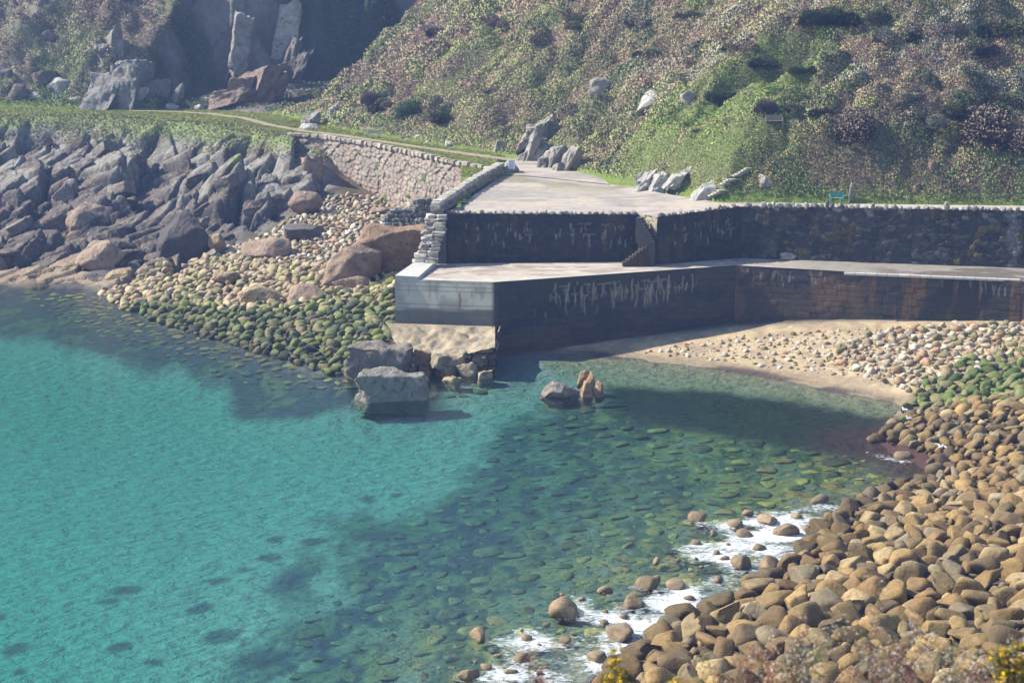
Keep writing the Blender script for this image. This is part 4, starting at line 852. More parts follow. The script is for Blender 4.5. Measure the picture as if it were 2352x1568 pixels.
CR_ = [(515, 645, 296, 465, 'big grey jointed crag just left of the retaining wall', (.25, .23, .20), 'tor', .6), (425, 505, 380, 470, 'grey broken crag stepping down left of the big jointed crag', (.22, .20, .18), 'crag', .6), (325, 395, 312, 425, 'leaning slab in the middle of the left cliff', (.20, .185, .17), 'crag', .5),
 (235, 330, 335, 435, 'dark blocky crag in the middle of the left cliff', (.16, .145, .13), 'crag', .6), (120, 232, 365, 470, 'broad dark crag in the left part of the cliff', (.15, .135, .125), 'crag', .6), (-20, 112, 355, 480, 'dark crag cut by the left photo edge in the cliff', (.13, .12, .115), 'crag', .6),
 (345, 480, 462, 600, 'nearly black rounded mass above the cobbles at the cliff foot', (.075, .065, .065), 'round', .6), (135, 245, 455, 525, 'warm brown flat topped ledge low in the left cliff', (.27, .20, .15), 'round', .9), (-20, 115, 508, 592, 'brown layered ledge near the water at the left photo edge', (.25, .185, .14), 'round', .9),
 (165, 295, 535, 625, 'sunlit tan ledge near the water below the left cliff', (.31, .23, .165), 'round', .9), (250, 365, 470, 570, 'dark rounded rock between the tan ledge and the black mass', (.12, .10, .09), 'round', .7), (20, 150, 585, 645, 'low tan ledge at the waterline at far left', (.29, .215, .15), 'round', .9), (560, 668, 440, 520, 'dark brown jointed rock below the big grey crag', (.15, .12, .10), 'crag', .6)]
for i, a in enumerate(CR_):
    if i not in (6, 7, 9): continue
    onhill(*a[:4], 640 + i, a[5], a[4], a[6], depth=a[7], sub=5, nz=.12, cuts=16, rz=.2 * math.sin(i * 2.1), shear=(.9 if i == 0 else .3, .12), extra=.8)
# granite blocks bedded in the left cliffs
mb = MB(); r = np.random.default_rng(77); k = 0
while k < 28:
    x, y = r.uniform(-20, 760), r.uniform(275, 640); q = pick(x, y, 200, 300)
    if not inside(np.array([q[0]]), np.array([q[1]]), ROCKPOLY)[0]: continue
    k += 1
    if q[2] > 10.2: continue
    low = q[2] < 2.2; s = .5 + .9 * r.random() ** 1.5
    v, f = (stone(int(r.integers(1e5)), 3, (s * 1.5, s * .9, s * .45), 10, (.5, .8), 1, .06) if low else block(int(r.integers(1e5)), 4, (s * r.uniform(1.1, 2.0), s * 1.1, s * r.uniform(.65, 1.0)), .07, .14, 2))
    M = np.array(Euler((r.normal() * .12, (-.10 if low else -.42) + r.normal() * .12, .15 + r.normal() * .25)).to_matrix())
    c = (np.array([.27, .20, .14]) if low else np.array([.22, .185, .155])) * r.uniform(.28, .85)
    mb.add(v @ M.T + [q[0], q[1] + .3, q[2] + s * .1], f, c)
tag(mb.build('cliff_rocks', M_CLIFF, None, True), kind='structure')

# ------------------------------------------------------------------ loose stones
qp = [qL, qA, af[2], af[0]]
CARVE += [[(af[0][0] + .3, af[0][1]), (af[2][0], af[2][1]), (-1, 184), (60, 200), (-8, 200), (qL[0] + .1, qL[1])]] + BIGFOOT
pal = {'heap': 'tan', 'mid': 'tan', 'green': 'moss', 'pale': 'pale', 'sparse': 'pale', 'lgreen': 'moss2', 'ltan': 'tanpale', 'lpale': 'pale'}
for i, (zn, poly, sr, tries, pack, _) in enumerate(ZONES): scatter(zn, poly, sr, tries, pack, pal[zn], 900 + i)
for p in placed:
    g = float(shore_h(p[0], p[1]))
    if p[7] in ('heap', 'mid') and g < .45: p[6] = p[6] * (.55 + g)
    if p[7] == 'lgreen': p[6] = p[6] * (.55 + .3 * min(g, 1.8))
    p[2] = g + p[3] * (.28 if p[7] not in ('sparse',) else .12)
SURF = [(1605, 1196, 50), (1718, 1183, 30), (1765, 1205, 66), (1800, 1232, 74), (1712, 1232, 44), (1710, 1306, 88), (1763, 1305, 60), (1490, 1350, 62), (1555, 1350, 56), (1505, 1330, 26), (1650, 1335, 46), (1585, 1378, 30), (1300, 1412, 90), (1102, 1470, 58), (1420, 1470, 88), (1550, 1474, 92),
 (1370, 1518, 52), (1075, 1560, 60), (1170, 1548, 40), (1240, 1549, 26), (1745, 1264, 34), (1640, 1402, 70), (1885, 1155, 56), (1690, 1210, 40), (1830, 1190, 30), (1560, 1290, 22), (1450, 1395, 60), (1600, 1250, 26), (1500, 1545, 60), (2080, 1052, 50), (2010, 1012, 34), (2095, 1015, 40), (1640, 1230, 34), (1210, 1470, 36)]
r = np.random.default_rng(5)
for k in range(80):
    u = r.random(); x = 1040 + u * 860 + r.normal() * 45; y = 1545 - u * 370 + r.normal() * 30 + 12
    if all(abs(x - q[0]) + 1.6 * abs(y - q[1]) > 26 + q[2] * .5 for q in SURF): SURF.append((x, y, 14 + 34 * r.random() ** 2))
for x, y, w in SURF:
    q = P(x, y, 0); t = proj(q)[2][0]; s = w / F * t / 2 * 1.05
    placed.append([q[0], q[1] + s * .5, s * .10, s, int(r.integers(11)), rotm(r, .12), np.array([.215, .158, .095]) * r.uniform(.75, 1.15), 'surf'])
sub = []
save = placed; placed = []
for i, (zn, poly, sr, tries, pack) in enumerate(SUBZ): scatter(zn, poly, sr, tries, pack, 'sub', 950 + i)
sub, placed = placed, save
for p in sub:
    g = float(shore_h(p[0], p[1])); fl = np.diag([1, 1, .5]); p[2] = min(g + .04 * p[3], -.10 - .26 * p[3])
rq = np.random.default_rng(99)
for p in sub:
    k = float(np.clip((float(shore_h(p[0], p[1])) + 1.4) / 1.1, 0, 1)); t_ = rq.random()
    p[6] = (np.array([.36, .30, .07]) if t_ < .45 else np.array([.32, .20, .06]) if t_ < .75 else np.array([.09, .09, .04])) * k + (np.array([.055, .07, .055]) if t_ < .4 else np.array([.12, .14, .07])) * (1 - k)
    p[6] = p[6] * rq.uniform(.7, 1.3); p[3] *= (.55 + .45 * k) if t_ < .8 else 1
sub = [p for p in sub if p[2] > float(shore_h(p[0], p[1])) - p[3] * .6 and not inside(np.array([p[0]]), np.array([p[1]]), dark_bed_poly)[0]]
def merged(name, lst, V, flat=1.0, label=None):
    vs, fs, cs, n = [], [], [], 0
    for x, y, z, s, vi, M, c, zn in lst:
        v, f = V[vi]; v = (v @ np.array(M).T) * s * np.array([1, 1, flat]) + [x, y, z]; vs.append(v); fs.append(f + n); n += len(v)
        cc = np.tile(c, (len(v), 1))
        if zn in ('green', 'lgreen'):                     # weed grows on the upper faces of some stones
            up = (v[:, 2] - z) / s; cc = cc * (1 - .6 * sstep(.1, .4, up)[:, None]) + np.array([.10, .14, .03]) * (.6 * sstep(.1, .4, up)[:, None]) if (vi * 7 + int(s * 100)) % 3 else cc
        cs.append(cc)
    me = np_mesh(name, np.vstack(vs), np.vstack(fs), np.vstack(cs)); o = link(name, me, None, M_STONES, True)
    return tag(o, label, 'stones', kind='stuff')
big = []
for i, p in enumerate(placed):
    px, py, zc = proj([p[0], p[1], p[2]]); vis = -20 < px[0] < 2372 and 0 < py[0] < 1600
    big.append((p[3] / zc[0] * F if vis else 0, i))
big.sort(reverse=True); top = [i for s, i in big[:300]]; topset = set(top)
rest = {}
for i, p in enumerate(placed):
    if i not in topset: rest.setdefault(p[7], []).append(p)
SN = {'heap': ('shore_stones', 'smaller brown stones wedged between the boulders of the foreground heap'), 'mid': ('shore_stones', 'brown angular stones on the shore above the foreground heap at right'), 'green': ('weedy_stones', 'bright green weed covered stones at the right end of the harbour beach'),
 'pale': ('beach_cobbles', 'pale cobbles piled on the sand below the right harbour wall'), 'sparse': ('beach_pebbles', 'scattered small pale stones on the sand of the harbour beach'), 'lgreen': ('weedy_cobbles', 'green weedy cobbles sloping into the sea left of the quay'),
 'ltan': ('dry_cobbles', 'tan cobbles above the green ones left of the quay'), 'lpale': ('pale_cobbles', 'pale dry cobbles at the top of the slope under the retaining wall'), 'surf': ('surf_stones', 'small wet stones in the surf of the foreground shore')}
for z_, l_ in rest.items(): merged(SN[z_][0], l_, VLO, 1.0, SN[z_][1])
merged('sunken_stones', sub, VLO, .26, 'olive weed grown stones lying under the clear shallow water')
# the 300 that show largest: each its own object
MESH = [np_mesh('boulder', *VHI[k]) for k in range(16)]
for me in MESH:
    me.materials.append(M_ROCK); me.polygons.foreach_set('use_smooth', np.ones(len(me.polygons), bool))
shape_w = ['rounded', 'long', 'blocky', 'flat', 'slender', 'plump', 'oval', 'broad', 'rounded', 'long', 'blocky', 'flat topped', 'faceted', 'sharp edged', 'squared', 'angular']
def colword(c):
    if c[1] > c[0]: return 'green'
    q = c[0] / max(c[1], 1e-3); l = c.mean()
    return 'ruddy' if q > 1.7 else ('pale' if l > .24 else ('dark brown' if l < .145 else ('grey brown' if q < 1.35 else 'tan')))
def place_words(px, py, zn):
    c = ['far left', 'left of centre', 'in the left middle', 'at mid width', 'right of middle', 'towards the right', 'well right', 'near right edge', 'at right edge'][min(8, int(max(px, 0) / 262))]
    if zn == 'surf': return 'in the surf', c
    if zn in ('lgreen', 'ltan', 'lpale'): return {'lgreen': 'on the weedy slope', 'ltan': 'on the dry cobbles', 'lpale': 'below the retaining wall'}[zn], c
    if zn in ('mid', 'green', 'pale'): return {'mid': 'on the stony shore', 'green': 'on the weedy patch', 'pale': 'on the sand by the harbour wall'}[zn], c
    rows = ['at the top of the heap', 'in the upper heap', 'in the upper mid heap', 'in the middle heap', 'in the lower mid heap', 'low in the heap', 'at the bottom of the photo']
    return rows[int(np.clip((py - 1120) / 64, 0, 6))], c
cells = {}
for i in top:
    p = placed[i]; px, py, zc = proj([p[0], p[1], p[2]]); a, b = place_words(px[0], py[0], p[7])
    cells.setdefault((a, b, shape_w[p[4]], colword(p[6])), []).append((-p[3] / zc[0], i))
ORD = ['largest', 'second', 'third', 'fourth', 'fifth', 'sixth', 'seventh', 'eighth', 'smallest']
for (a, b, sw, cw_), lst in cells.items():
    lst.sort()
    for k, (s_, i) in enumerate(lst):
        p = placed[i]; o = bpy.data.objects.new('boulder', MESH[p[4]]); COL.objects.link(o)
        o.location = p[:3]; o.rotation_euler = p[5].to_euler(); o.scale = (p[3],) * 3; o.color = (*[float(q) for q in p[6]], 1)
        lead = '' if len(lst) == 1 else ORD[min(k, 8)] + ' '
        tag(o, f'{lead}{sw} {cw_} boulder {a}{"," if b else ""} {b}', 'boulder', 'boulders of the shore heaps')

# ------------------------------------------------------------------ water sheet with foam mask
wx_ = np.arange(-150, 70.1, .5); wy_ = np.arange(55, 262.1, .5); WX, WY = np.meshgrid(wx_, wy_)
SB = pxpoly([(960, 1540), (1040, 1460), (1190, 1405), (1290, 1360), (1430, 1300), (1430, 1258), (1540, 1190), (1700, 1160), (1880, 1160), (1960, 1140), (2000, 1150), (1900, 1240), (1820, 1330), (1700, 1410), (1600, 1470), (1500, 1530), (1420, 1610), (1000, 1640)])
pt_ = sstep(.36, .62, fbm(WX * .32, WY * .32, 3, 404)); fm = (.24 + .26 * pt_) * sstep(-1.5, 4.0, sdf(WX, WY, SB) + 4 * (fbm(WX * .25, WY * .25, 3, 405) - .5)); sd_ = np.full(WX.shape, 9.0)
for x, y, w in SURF:
    q = P(x, y, 0); s = w / F * proj(q)[2][0] / 2
    sd_ = np.minimum(sd_, np.hypot((WX - q[0]) * .8, WY - q[1] - s * .3) - s)
fm = np.maximum(fm, .0) + .20 * np.exp(-np.maximum(sd_, 0) / .7)
hsW = bil(HS, SX0, SY0, SR, WX, WY)
shore_near = np.exp(-((hsW + .12) / .22) ** 2)
fm += (.16 + .12 * pt_) * shore_near * (sdf(WX, WY, SB) > -1.5)
fm += shore_near * .42 * np.exp(-seg_dist(WX, WY, pxpoly([(0, 655), (230, 672), (330, 712), (420, 745)])) ** 2 / 9) 
fm += .42 * np.exp(-seg_dist(WX, WY, pxpoly([(1030, 883), (1120, 878)])) ** 2 / .8) + .44 * np.exp(-seg_dist(WX, WY, pxpoly([(2000, 1040), (2060, 1062), (2140, 1060)])) ** 2 / 1.2)
fm += .36 * np.exp(-seg_dist(WX, WY, pxpoly([(1620, 938), (1750, 952), (1900, 958), (2050, 966)])) ** 2 / .5) + .36 * np.exp(-seg_dist(WX, WY, pxpoly([(1450, 818), (1640, 843), (1850, 880), (2060, 925)])) ** 2 / .35)  # first term: sparkle line on the water, painted as white foam
nx_, ny_ = len(wx_), len(wy_)
V = np.stack([WX, WY, WX * 0], -1).reshape(-1, 3)
topf_ = grid_faces(nx_, ny_)
me = bpy.data.meshes.new('sea'); idx = np.arange(nx_ * ny_).reshape(ny_, nx_)
ring = list(idx[0, :]) + list(idx[1:, -1]) + list(idx[-1, -2::-1]) + list(idx[-2:0:-1, 0])
nb_ = len(V); low = V[ring].copy(); low[:, 2] = -5.0; VV = np.vstack([V, low]); nr_ = len(ring)
faces = topf_.tolist() + [[int(ring[(i + 1) % nr_]), int(ring[i]), nb_ + i, nb_ + (i + 1) % nr_] for i in range(nr_)] + [[nb_ + i for i in range(nr_ - 1, -1, -1)]]
me.from_pydata(VV.tolist(), [], faces); me.update()
a = me.attributes.new('foam', 'FLOAT', 'POINT'); a.data.foreach_set('value', np.concatenate([fm.ravel(), np.zeros(nr_)]).astype(np.float32))
tag(link('sea', me, None, M_WATER), kind='structure')

# ------------------------------------------------------------------ vegetation
def tuft_mesh(name, pts, cols, size, blades, rs, up=1.0, width=.35, spread=.5, lay=None):
    """pts (n,3), each a bunch of leaf blades"""
    n = len(pts); k = blades; N = n * k
    b = np.repeat(pts, k, 0); c = np.repeat(cols, k, 0) * rs.uniform(.88, 1.12, (N, 1)); s = np.repeat(size, k) * rs.uniform(.6, 1.25, N)
    dirn = rs.normal(size=(N, 3)); dirn[:, 2] = np.abs(dirn[:, 2]) + up; dirn /= np.linalg.norm(dirn, axis=1)[:, None]
    side = np.cross(dirn, rs.normal(size=(N, 3))); side /= np.linalg.norm(side, axis=1)[:, None] + 1e-9
    off = rs.normal(size=(N, 3)) * (s * spread)[:, None]; off[:, 2] = np.abs(off[:, 2]) * .5
    b = b + off; w = (s * width)[:, None]
    v = np.stack([b - side * w, b + side * w, b + dirn * s[:, None]], 1).reshape(-1, 3); f = np.arange(N * 3).reshape(-1, 3)
    me = np_mesh(name, v, f, np.repeat(np.clip(c, 0, 1), 3, 0))
    if lay is None: lay = np.tile([0, 0, .7], (n, 1))
    if len(me.vertices) == len(v):
        a = me.attributes.new('lay', 'FLOAT_VECTOR', 'POINT'); a.data.foreach_set('vector', np.repeat(lay, 3 * k, 0).astype(np.float32).ravel())
    return me
rs = np.random.default_rng(44)
def in_frame(p, m=60):
    px, py, zc = proj(p); return (px > -m) & (px < 2352 + m) & (py > -m) & (py < 1600 + m)
BLOOM = pxpoly([(2030, 240, 20), (2150, 225, 21), (2200, 150, 26), (2352, 130, 27), (2360, 260, 20), (2200, 300, 18), (2060, 290, 18)], 20)
def scrub_points(n, x0, x1, y0, y1):
    X = rs.uniform(x0, x1, n); Y = rs.uniform(y0, y1, n); ok = Y > front_y(X) + .8; X, Y = X[ok], Y[ok]
    Z = hill_h(X, Y); p = np.stack([X, Y, Z], 1); return p[in_frame(p)]
p = np.vstack([scrub_points(520000, -75, 70, 190, 275), scrub_points(160000, -95, 20, 262, 345)])
D = bil(UD, UX0, UY0, UR, p[:, 0], p[:, 1]); Q = bil(QMf, UX0, UY0, UR, p[:, 0], p[:, 1]); Gm = bil(GRS, UX0, UY0, UR, p[:, 0], p[:, 1]); CR = bil(craggy, UX0, UY0, UR, p[:, 0], p[:, 1])
pd = seg_dist(p[:, 0], p[:, 1], cw)
ok = (pd > .9) & ~((p[:, 0] > P(1150, 395, 12)[0]) & (D < .15)) & ~((p[:, 0] < 4) & (p[:, 1] < 215)) & (rs.random(len(p)) > .75 * CR) & ~((Q > .5) & (rs.random(len(p)) < .45))
p, D, Q, Gm = p[ok], D[ok], Q[ok], Gm[ok]; X, Y, Z = p.T
a1 = fbm(X * .07, Y * .09, 3, 301); a2 = fbm(X * .11 + 9, Y * .15, 3, 303); a3 = fbm(X * .5, Y * .6, 3, 307); a4 = fbm(X * .14, Y * .2, 3, 309)
r1, r2, q1, dA, dB = bush_cells(X, Y); k1 = .62 * (a1 - .5) * 3 + .5 + .9 * (r2 - .5); k2 = (a2 - .5) * 2.4 + .5 + .7 * (r1 - .5)
spur = sstep(14, -6, X) * (Y < 290)
c = np.tile([.34, .25, .14], (len(p), 1)).astype(float)                       # dead bracken and winter heather
c = mixc(c, [.31, .33, .10], sstep(.36, .52, k2)); c = mixc(c, [.26, .18, .125], sstep(.68, .82, k1) * .8)
c = mixc(c, [.42, .36, .18], sstep(.34, .22, k1) * .75)
c = mixc(c, [.10, .135, .05], sstep(.80, .95, k2 + .1 * a4) * .9); c = mixc(c, [.055, .08, .035], (r1 > .86) * .8)
c = mixc(c, [.36, .38, .12], spur * sstep(.35, .55, k2) * .55); c = mixc(c, [.34, .22, .16], spur * sstep(.55, .7, k1) * .7)
c = mixc(c, [.40, .37, .27], sstep(.60, .72, fbm(X * .13 + 4, Y * .2, 3, 311) + .3 * (q1 - .5)) * sstep(0, 25, X) * sstep(5, 10, D) * .8)
c = mixc(c, [.20, .25, .07], sstep(6, 2, D) * sstep(.40, .6, q1) * .7)
c = mixc(c, [.21, .25, .075], Gm * (D > 0) * .85); c = mixc(c, [.38, .33, .13], Gm * (q1 > .5) * .7); c = mixc(c, [.09, .12, .035], Gm * (q1 < .2) * .7)
lowr = sstep(12, 16, X) * sstep(7, 3.5, D) * (1 - Gm); c = mixc(c, [.34, .28, .12], lowr * (q1 > .45) * .85); c = mixc(c, [.16, .24, .05], lowr * (q1 <= .45) * .8)
c = mixc(c, [.10, .075, .055], sstep(30, 36, X) * sstep(8, 4, D) * sstep(.45, .55, a3) * .7)
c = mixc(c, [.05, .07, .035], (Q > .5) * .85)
c = c * (.72 + .4 * np.clip(dA + dB, 0, 1))[:, None] if False else c
c = mixc(c, [.22, .19, .11], .22) * 1.25; c = mixc(c, [.24, .34, .07], Gm * (D > 0) * sstep(.36, .5, a3) * .9)
verge = (D < .4); c = mixc(c, [.31, .34, .07], verge * .95); c = mixc(c, [.42, .40, .09], verge * (a3 > .5) * .6)
lf = (X < -30) & (D > 0) & (Q < .5); c = mixc(c, [.30, .34, .13], lf * sstep(.38, .52, a2) * .8); c = mixc(c, [.40, .26, .21], lf * sstep(16, 26, Z) * .7)
gyv, gxv = np.gradient(HU, UR); lay = np.stack([-bil(gxv, UX0, UY0, UR, X, Y), -bil(gyv, UX0, UY0, UR, X, Y), np.ones(len(X))], 1); lay /= np.linalg.norm(lay, axis=1)[:, None]
sz = np.where(verge, .10, .15 + .09 * r1) * np.where(Gm > .5, .8, 1); sz = sz * np.where(Y > 265, 1.25, 1)
me = tuft_mesh('scrub', p + [0, 0, -.02], c, sz, 4, rs, .8, .35, .7, lay)
tag(link('scrub', me, None, M_LEAF), 'heather, bracken and rough grass covering the hillside', 'scrub', kind='stuff')
# grass on the cliff top ledges at left
X = rs.uniform(-95, -20, 60000); Y = rs.uniform(245, 296, 60000); ok = Y < front_y(X) + 1; X, Y = X[ok], Y[ok]; Z = shore_h(X, Y); k = (Z + 2 * fbm(X * .5, Y * .5, 2, 5) > 10.4)
p = np.stack([X, Y, Z], 1)[k]; p = p[in_frame(p)]
me = tuft_mesh('cliff_grass', p, mixc([.34, .38, .11], [.30, .25, .11], rs.random(len(p))), np.full(len(p), .2), 4, rs)
tag(link('cliff_grass', me, None, M_LEAF), 'rough green grass on the ledges below the far footpath', 'grass', kind='stuff')

def bush_mesh(seed, n, leaf, dims, cols, gaps=.5):
    r = np.random.default_rng(seed); lobes = [(r.normal(size=3) * [.42, .42, .18], r.uniform(.35, .6)) for _ in range(9)]
    P_, C_ = [], []
    while len(P_) < n:
        c, rad = lobes[r.integers(9)]; q = r.normal(size=3); q /= np.linalg.norm(q); q = c + q * rad * r.uniform(.75, 1.03)
        if q[2] < -.15: continue
        P_.append(q); C_.append(cols[int(vnoise3(np.array(q[0] * 3 + 9), np.array(q[1] * 3 + 9), np.array(q[2] * 3 + 9), seed) * len(cols)) % len(cols)])
    Pp = np.array(P_) * dims; ly = Pp * [1, 1, 1.3] + [0, 0, .35]; ly /= np.linalg.norm(ly, axis=1)[:, None]; return tuft_mesh('bush', Pp, np.array(C_), np.full(n, leaf), 3, r, .2, .40, .6, ly * .8)
BM = {}
def bush(px, py, wpx, kind, label, name='bush', cat='bush', hk=.8):
    q = pick(px, py); t = proj(q)[2][0]; w = wpx / F * t
    pal_ = {'dark': [[.06, .095, .035], [.085, .135, .045], [.12, .17, .05]], 'olive': [[.10, .12, .04], [.13, .14, .06], [.07, .09, .03]], 'heath': [[.20, .15, .12], [.15, .115, .10], [.24, .19, .14]], 'bloom': [[.36, .34, .27], [.28, .26, .19], [.17, .16, .10], [.42, .40, .33]], 'gorse': [[.55, .45, .03], [.12, .15, .04], [.40, .36, .04]]}[kind]
    key = (kind, int(px) % 3)
    if key not in BM: BM[key] = bush_mesh(600 + len(BM), 4200, .065, (1, 1, 1), pal_)
    o = link(name, BM[key], None, M_LEAF); s = w / 1.75; o.location = (q[0], q[1] + .2 * w, q[2] - .05 * w); o.scale = (s, s * .9, s * hk); o.rotation_euler = (0, 0, px * .7)
    return tag(o, label, cat, 'bushes on the hillside')
for a in [(2205, 262, 130, 'dark', 'large dark green rounded bush on the right of the hillside'), (2320, 240, 90, 'olive', 'olive bush at the right photo edge beside the large dark bush'), (2230, 320, 190, 'heath', 'wide grey brown thicket above the bare bank at right'), (2320, 345, 110, 'heath', 'brown thicket at the right edge above the bare bank'),
 (1960, 305, 150, 'heath', 'purplish brown thicket right of the wooden bench'), (2110, 285, 90, 'bloom', 'white blossoming bush below the large dark bush'), (2090, 235, 70, 'bloom', 'small pale blossoming bush left of the large dark bush'), (1775, 252, 80, 'heath', 'brown bracken thicket directly behind the wooden bench'), (1890, 262, 70, 'heath', 'brown thicket behind and right of the wooden bench'),
 (1755, 152, 70, 'dark', 'dark bush in the upper middle right of the hillside'), (1830, 165, 60, 'olive', 'olive bush right of the dark upper bush'), (1510, 135, 70, 'dark', 'dark hollow bush above the lichened crag'), (1380, 205, 50, 'dark', 'small dark bush over the mossy rock on the hillside'),
 (1900, 50, 110, 'dark', 'dark green bush near the top edge of the photo'), (2010, 40, 90, 'olive', 'olive bush near the top edge right of the dark one'), (1600, 45, 60, 'dark', 'small dark bush at the top centre of the hillside'), (1475, 55, 80, 'bloom', 'pale blossoming bush near the top centre of the photo'), (2080, 90, 100, 'bloom', 'broad pale blossoming bush high on the right'), (2190, 70, 90, 'heath', 'grey twiggy thicket high on the right'), (2320, 80, 110, 'olive', 'olive bush in the upper right corner'),
 (950, 265, 100, 'dark', 'dark ivy bush in the hollow above the white rubble'), (1020, 275, 90, 'dark', 'dark green bush right of the ivy hollow above the rubble'), (900, 250, 90, 'olive', 'olive bush above the grey bench by the path'), (860, 235, 70, 'heath', 'brown bush on the spur above the grey bench'), (1010, 80, 70, 'heath', 'brown bush high on the spur'), (900, 60, 80, 'olive', 'olive bush near the crest of the spur'), (1150, 60, 60, 'heath', 'small brown bush above the middle of the spur'),
 (1320, 262, 60, 'heath', 'brown bush above the dark crags behind the platform'), (1650, 230, 80, 'olive', 'olive bush between the lichened crag and the wooden bench'), (2280, 190, 100, 'bloom', 'silvery blossoming bush above the large dark bush'), (2250, 120, 90, 'heath', 'brown thicket in the upper right'), (1340, 60, 80, 'olive', 'olive bush at the top left of the right hillside'), (1700, 110, 80, 'heath', 'purplish bush above the dark upper bush')]:
    bush(*a)
for i, x in enumerate([(825, 309, 30), (592, 235, 36), (572, 243, 26)]): bush(*x, 'gorse', ['yellow gorse cushion left of the grey bench beside the path', 'upper yellow gorse cushion at the quarry foot', 'lower yellow gorse cushion at the quarry foot'][i], 'gorse_bush', 'gorse', .5)

# ------------------------------------------------------------------ benches, hill steps, gulls
def bench(px, py, hz, w, col, label, rz=0.0):
    q = P(px, py, hz) if hz else pick(px, py); root = tag(empty('park_bench', q, rz), label, 'bench', 'benches beside the path')
    mb = MB()
    for k in range(4): mb.box((0, -.18 + k * .13, .45), (w, .10, .035), 0, col, .008)
    mb.build('seat', M_WOOD, root); mb = MB()
    for k in range(4): mb.box((0, .26 + k * .02, .56 + k * .12), (w, .03, .095), 0, col, .008, (-.15, 0, 0))
    mb.build('backrest', M_WOOD, root)
    for s in (-1, 1):
        mb = MB(); x = s * (w / 2 - .06)
        mb.box((x, -.2, .22), (.07, .07, .44), 0, col); mb.box((x, .24, .46), (.07, .07, .95), 0, col, 0, (-.12, 0, 0)); mb.build('leg', M_WOOD, root)
        mb = MB(); mb.box((x, 0, .66), (.08, .52, .045), 0, col); mb.box((x, -.22, .56), (.06, .06, .2), 0, col); mb.build('armrest', M_WOOD, root)
    return root
bench(1922, 465, 12.45, 1.4, (.09, .30, .27), 'turquoise painted bench on the road edge below the grassy bank')
bench(858, 317, 12.03, 1.55, (.34, .31, .27), 'weathered grey bench beside the grassy footpath above the retaining wall')
bench(1778, 292, None, 1.8, (.30, .25, .19), 'brown wooden bench on the grassy terrace half way up the hillside')
hs = tag(empty('hillside_steps', pick(1640, 458)), 'rough stone steps climbing from the platform through the grass', 'steps'); mb = MB()
for k in range(13):
    f = k / 12; q = pick(1642 + 78 * f, 457 - 66 * f); mb.box((q[0], q[1], q[2] + .12), (1.5 - .5 * f, .45, .16), .5, np.array([.40, .36, .30]) * rng.uniform(.85, 1.1), .03)
base(mb.build('treads', M_WALL, hs), hs)
def gull(px, py, h, label, rz, wings=False):
    root = tag(empty('gull', P(px, py, h), rz), label, 'gull', 'gulls on the shore'); z0 = .16 if not wings else 0
    v, f = ICO[3]; b = v.copy(); b[:, 0] *= .24; b[:, 1] *= .095; b[:, 2] *= .10; tail = b[:, 0] < -.05; b[tail, 2] = b[tail, 2] * (1 + (b[tail, 0] + .05) * 3) + .02; b[:, 1] *= np.clip(1 + b[:, 0] * 1.2, .4, 1)
    hd = v * [.062, .05, .05] + [.23, 0, .17]; nk = v * [.075, .055, .10] + [.19, 0, .09]
    mb = MB(); mb.add(b, f, (.8, .8, .8)); mb.add(nk, f, (.82, .82, .82)); mb.add(hd, f, (.82, .82, .82)); o = mb.build('body', M_PLAIN, root, True); o.location.z = z0 + .1
    mb = MB(); mb.tube([(.27, 0, .17), (.33, 0, .165), (.35, 0, .15)], [.016, .012, .004], (.7, .45, .05)); o = mb.build('beak', M_PLAIN, root); o.location.z = z0 + .1
    for s in (-1, 1):
        mb = MB()
        if wings:
            mb.add([(.12, s * .05, .05), (-.10, s * .05, .05), (.16, s * .35, .2), (-.02, s * .35, .19), (.02, s * .68, .14), (-.05, s * .62, .14), (.12, s * .05, .03), (-.10, s * .05, .035), (.16, s * .35, .18), (-.02, s * .35, .175), (.02, s * .68, .13), (-.05, s * .62, .13)],
                   [(0, 1, 3, 2), (2, 3, 5, 4), (6, 8, 9, 7), (8, 10, 11, 9), (0, 2, 8, 6), (2, 4, 10, 8), (1, 7, 9, 3), (3, 9, 11, 5), (4, 5, 11, 10)], (.62, .64, .68))
        else:
            w_ = v * [.20, .022, .065] + [-.06, s * .085, .02]; w_[:, 2] -= (w_[:, 0] + .06) * -.15; mb.add(w_, f, (.42, .44, .48))
        o = mb.build('wing', M_PLAIN, root, not wings); o.location.z = z0 + .1
        if not wings:
            mb = MB(); mb.tube([(.02, s * .035, 0), (.02, s * .035, z0 + .04)], .009, (.6, .4, .3)); mb.tube([(-.01, s * .035, .006), (.07, s * .035, .006)], .012, (.6, .4, .3)); mb.build('leg', M_PLAIN, root)
    return root
gull(2079, 948, 1.0, 'white gull standing on a green weedy stone at the water edge', 2.6)
gull(2089, 968, 1.0, 'second white gull standing just below the first on a brown stone', 2.9)
gull(2160, 1030, 1.2, 'white gull flying low over the stony shore at right', .5, True)
for gx_, gy_, cc in [(2079, 950, (.08, .12, .03)), (2089, 970, (.26, .19, .09))]:
    v, f = VHI[0]; o = link('boulder', np_mesh('boulder', v, f), None, M_ROCK, True); q = P(gx_, gy_, 1.0); o.location = (q[0], q[1], .5); o.scale = (.75, .75, .83); o.color = (*cc, 1)
    tag(o, ('green' if cc[1] > cc[0] else 'brown') + ' stone at the water edge carrying a white gull', 'boulder')

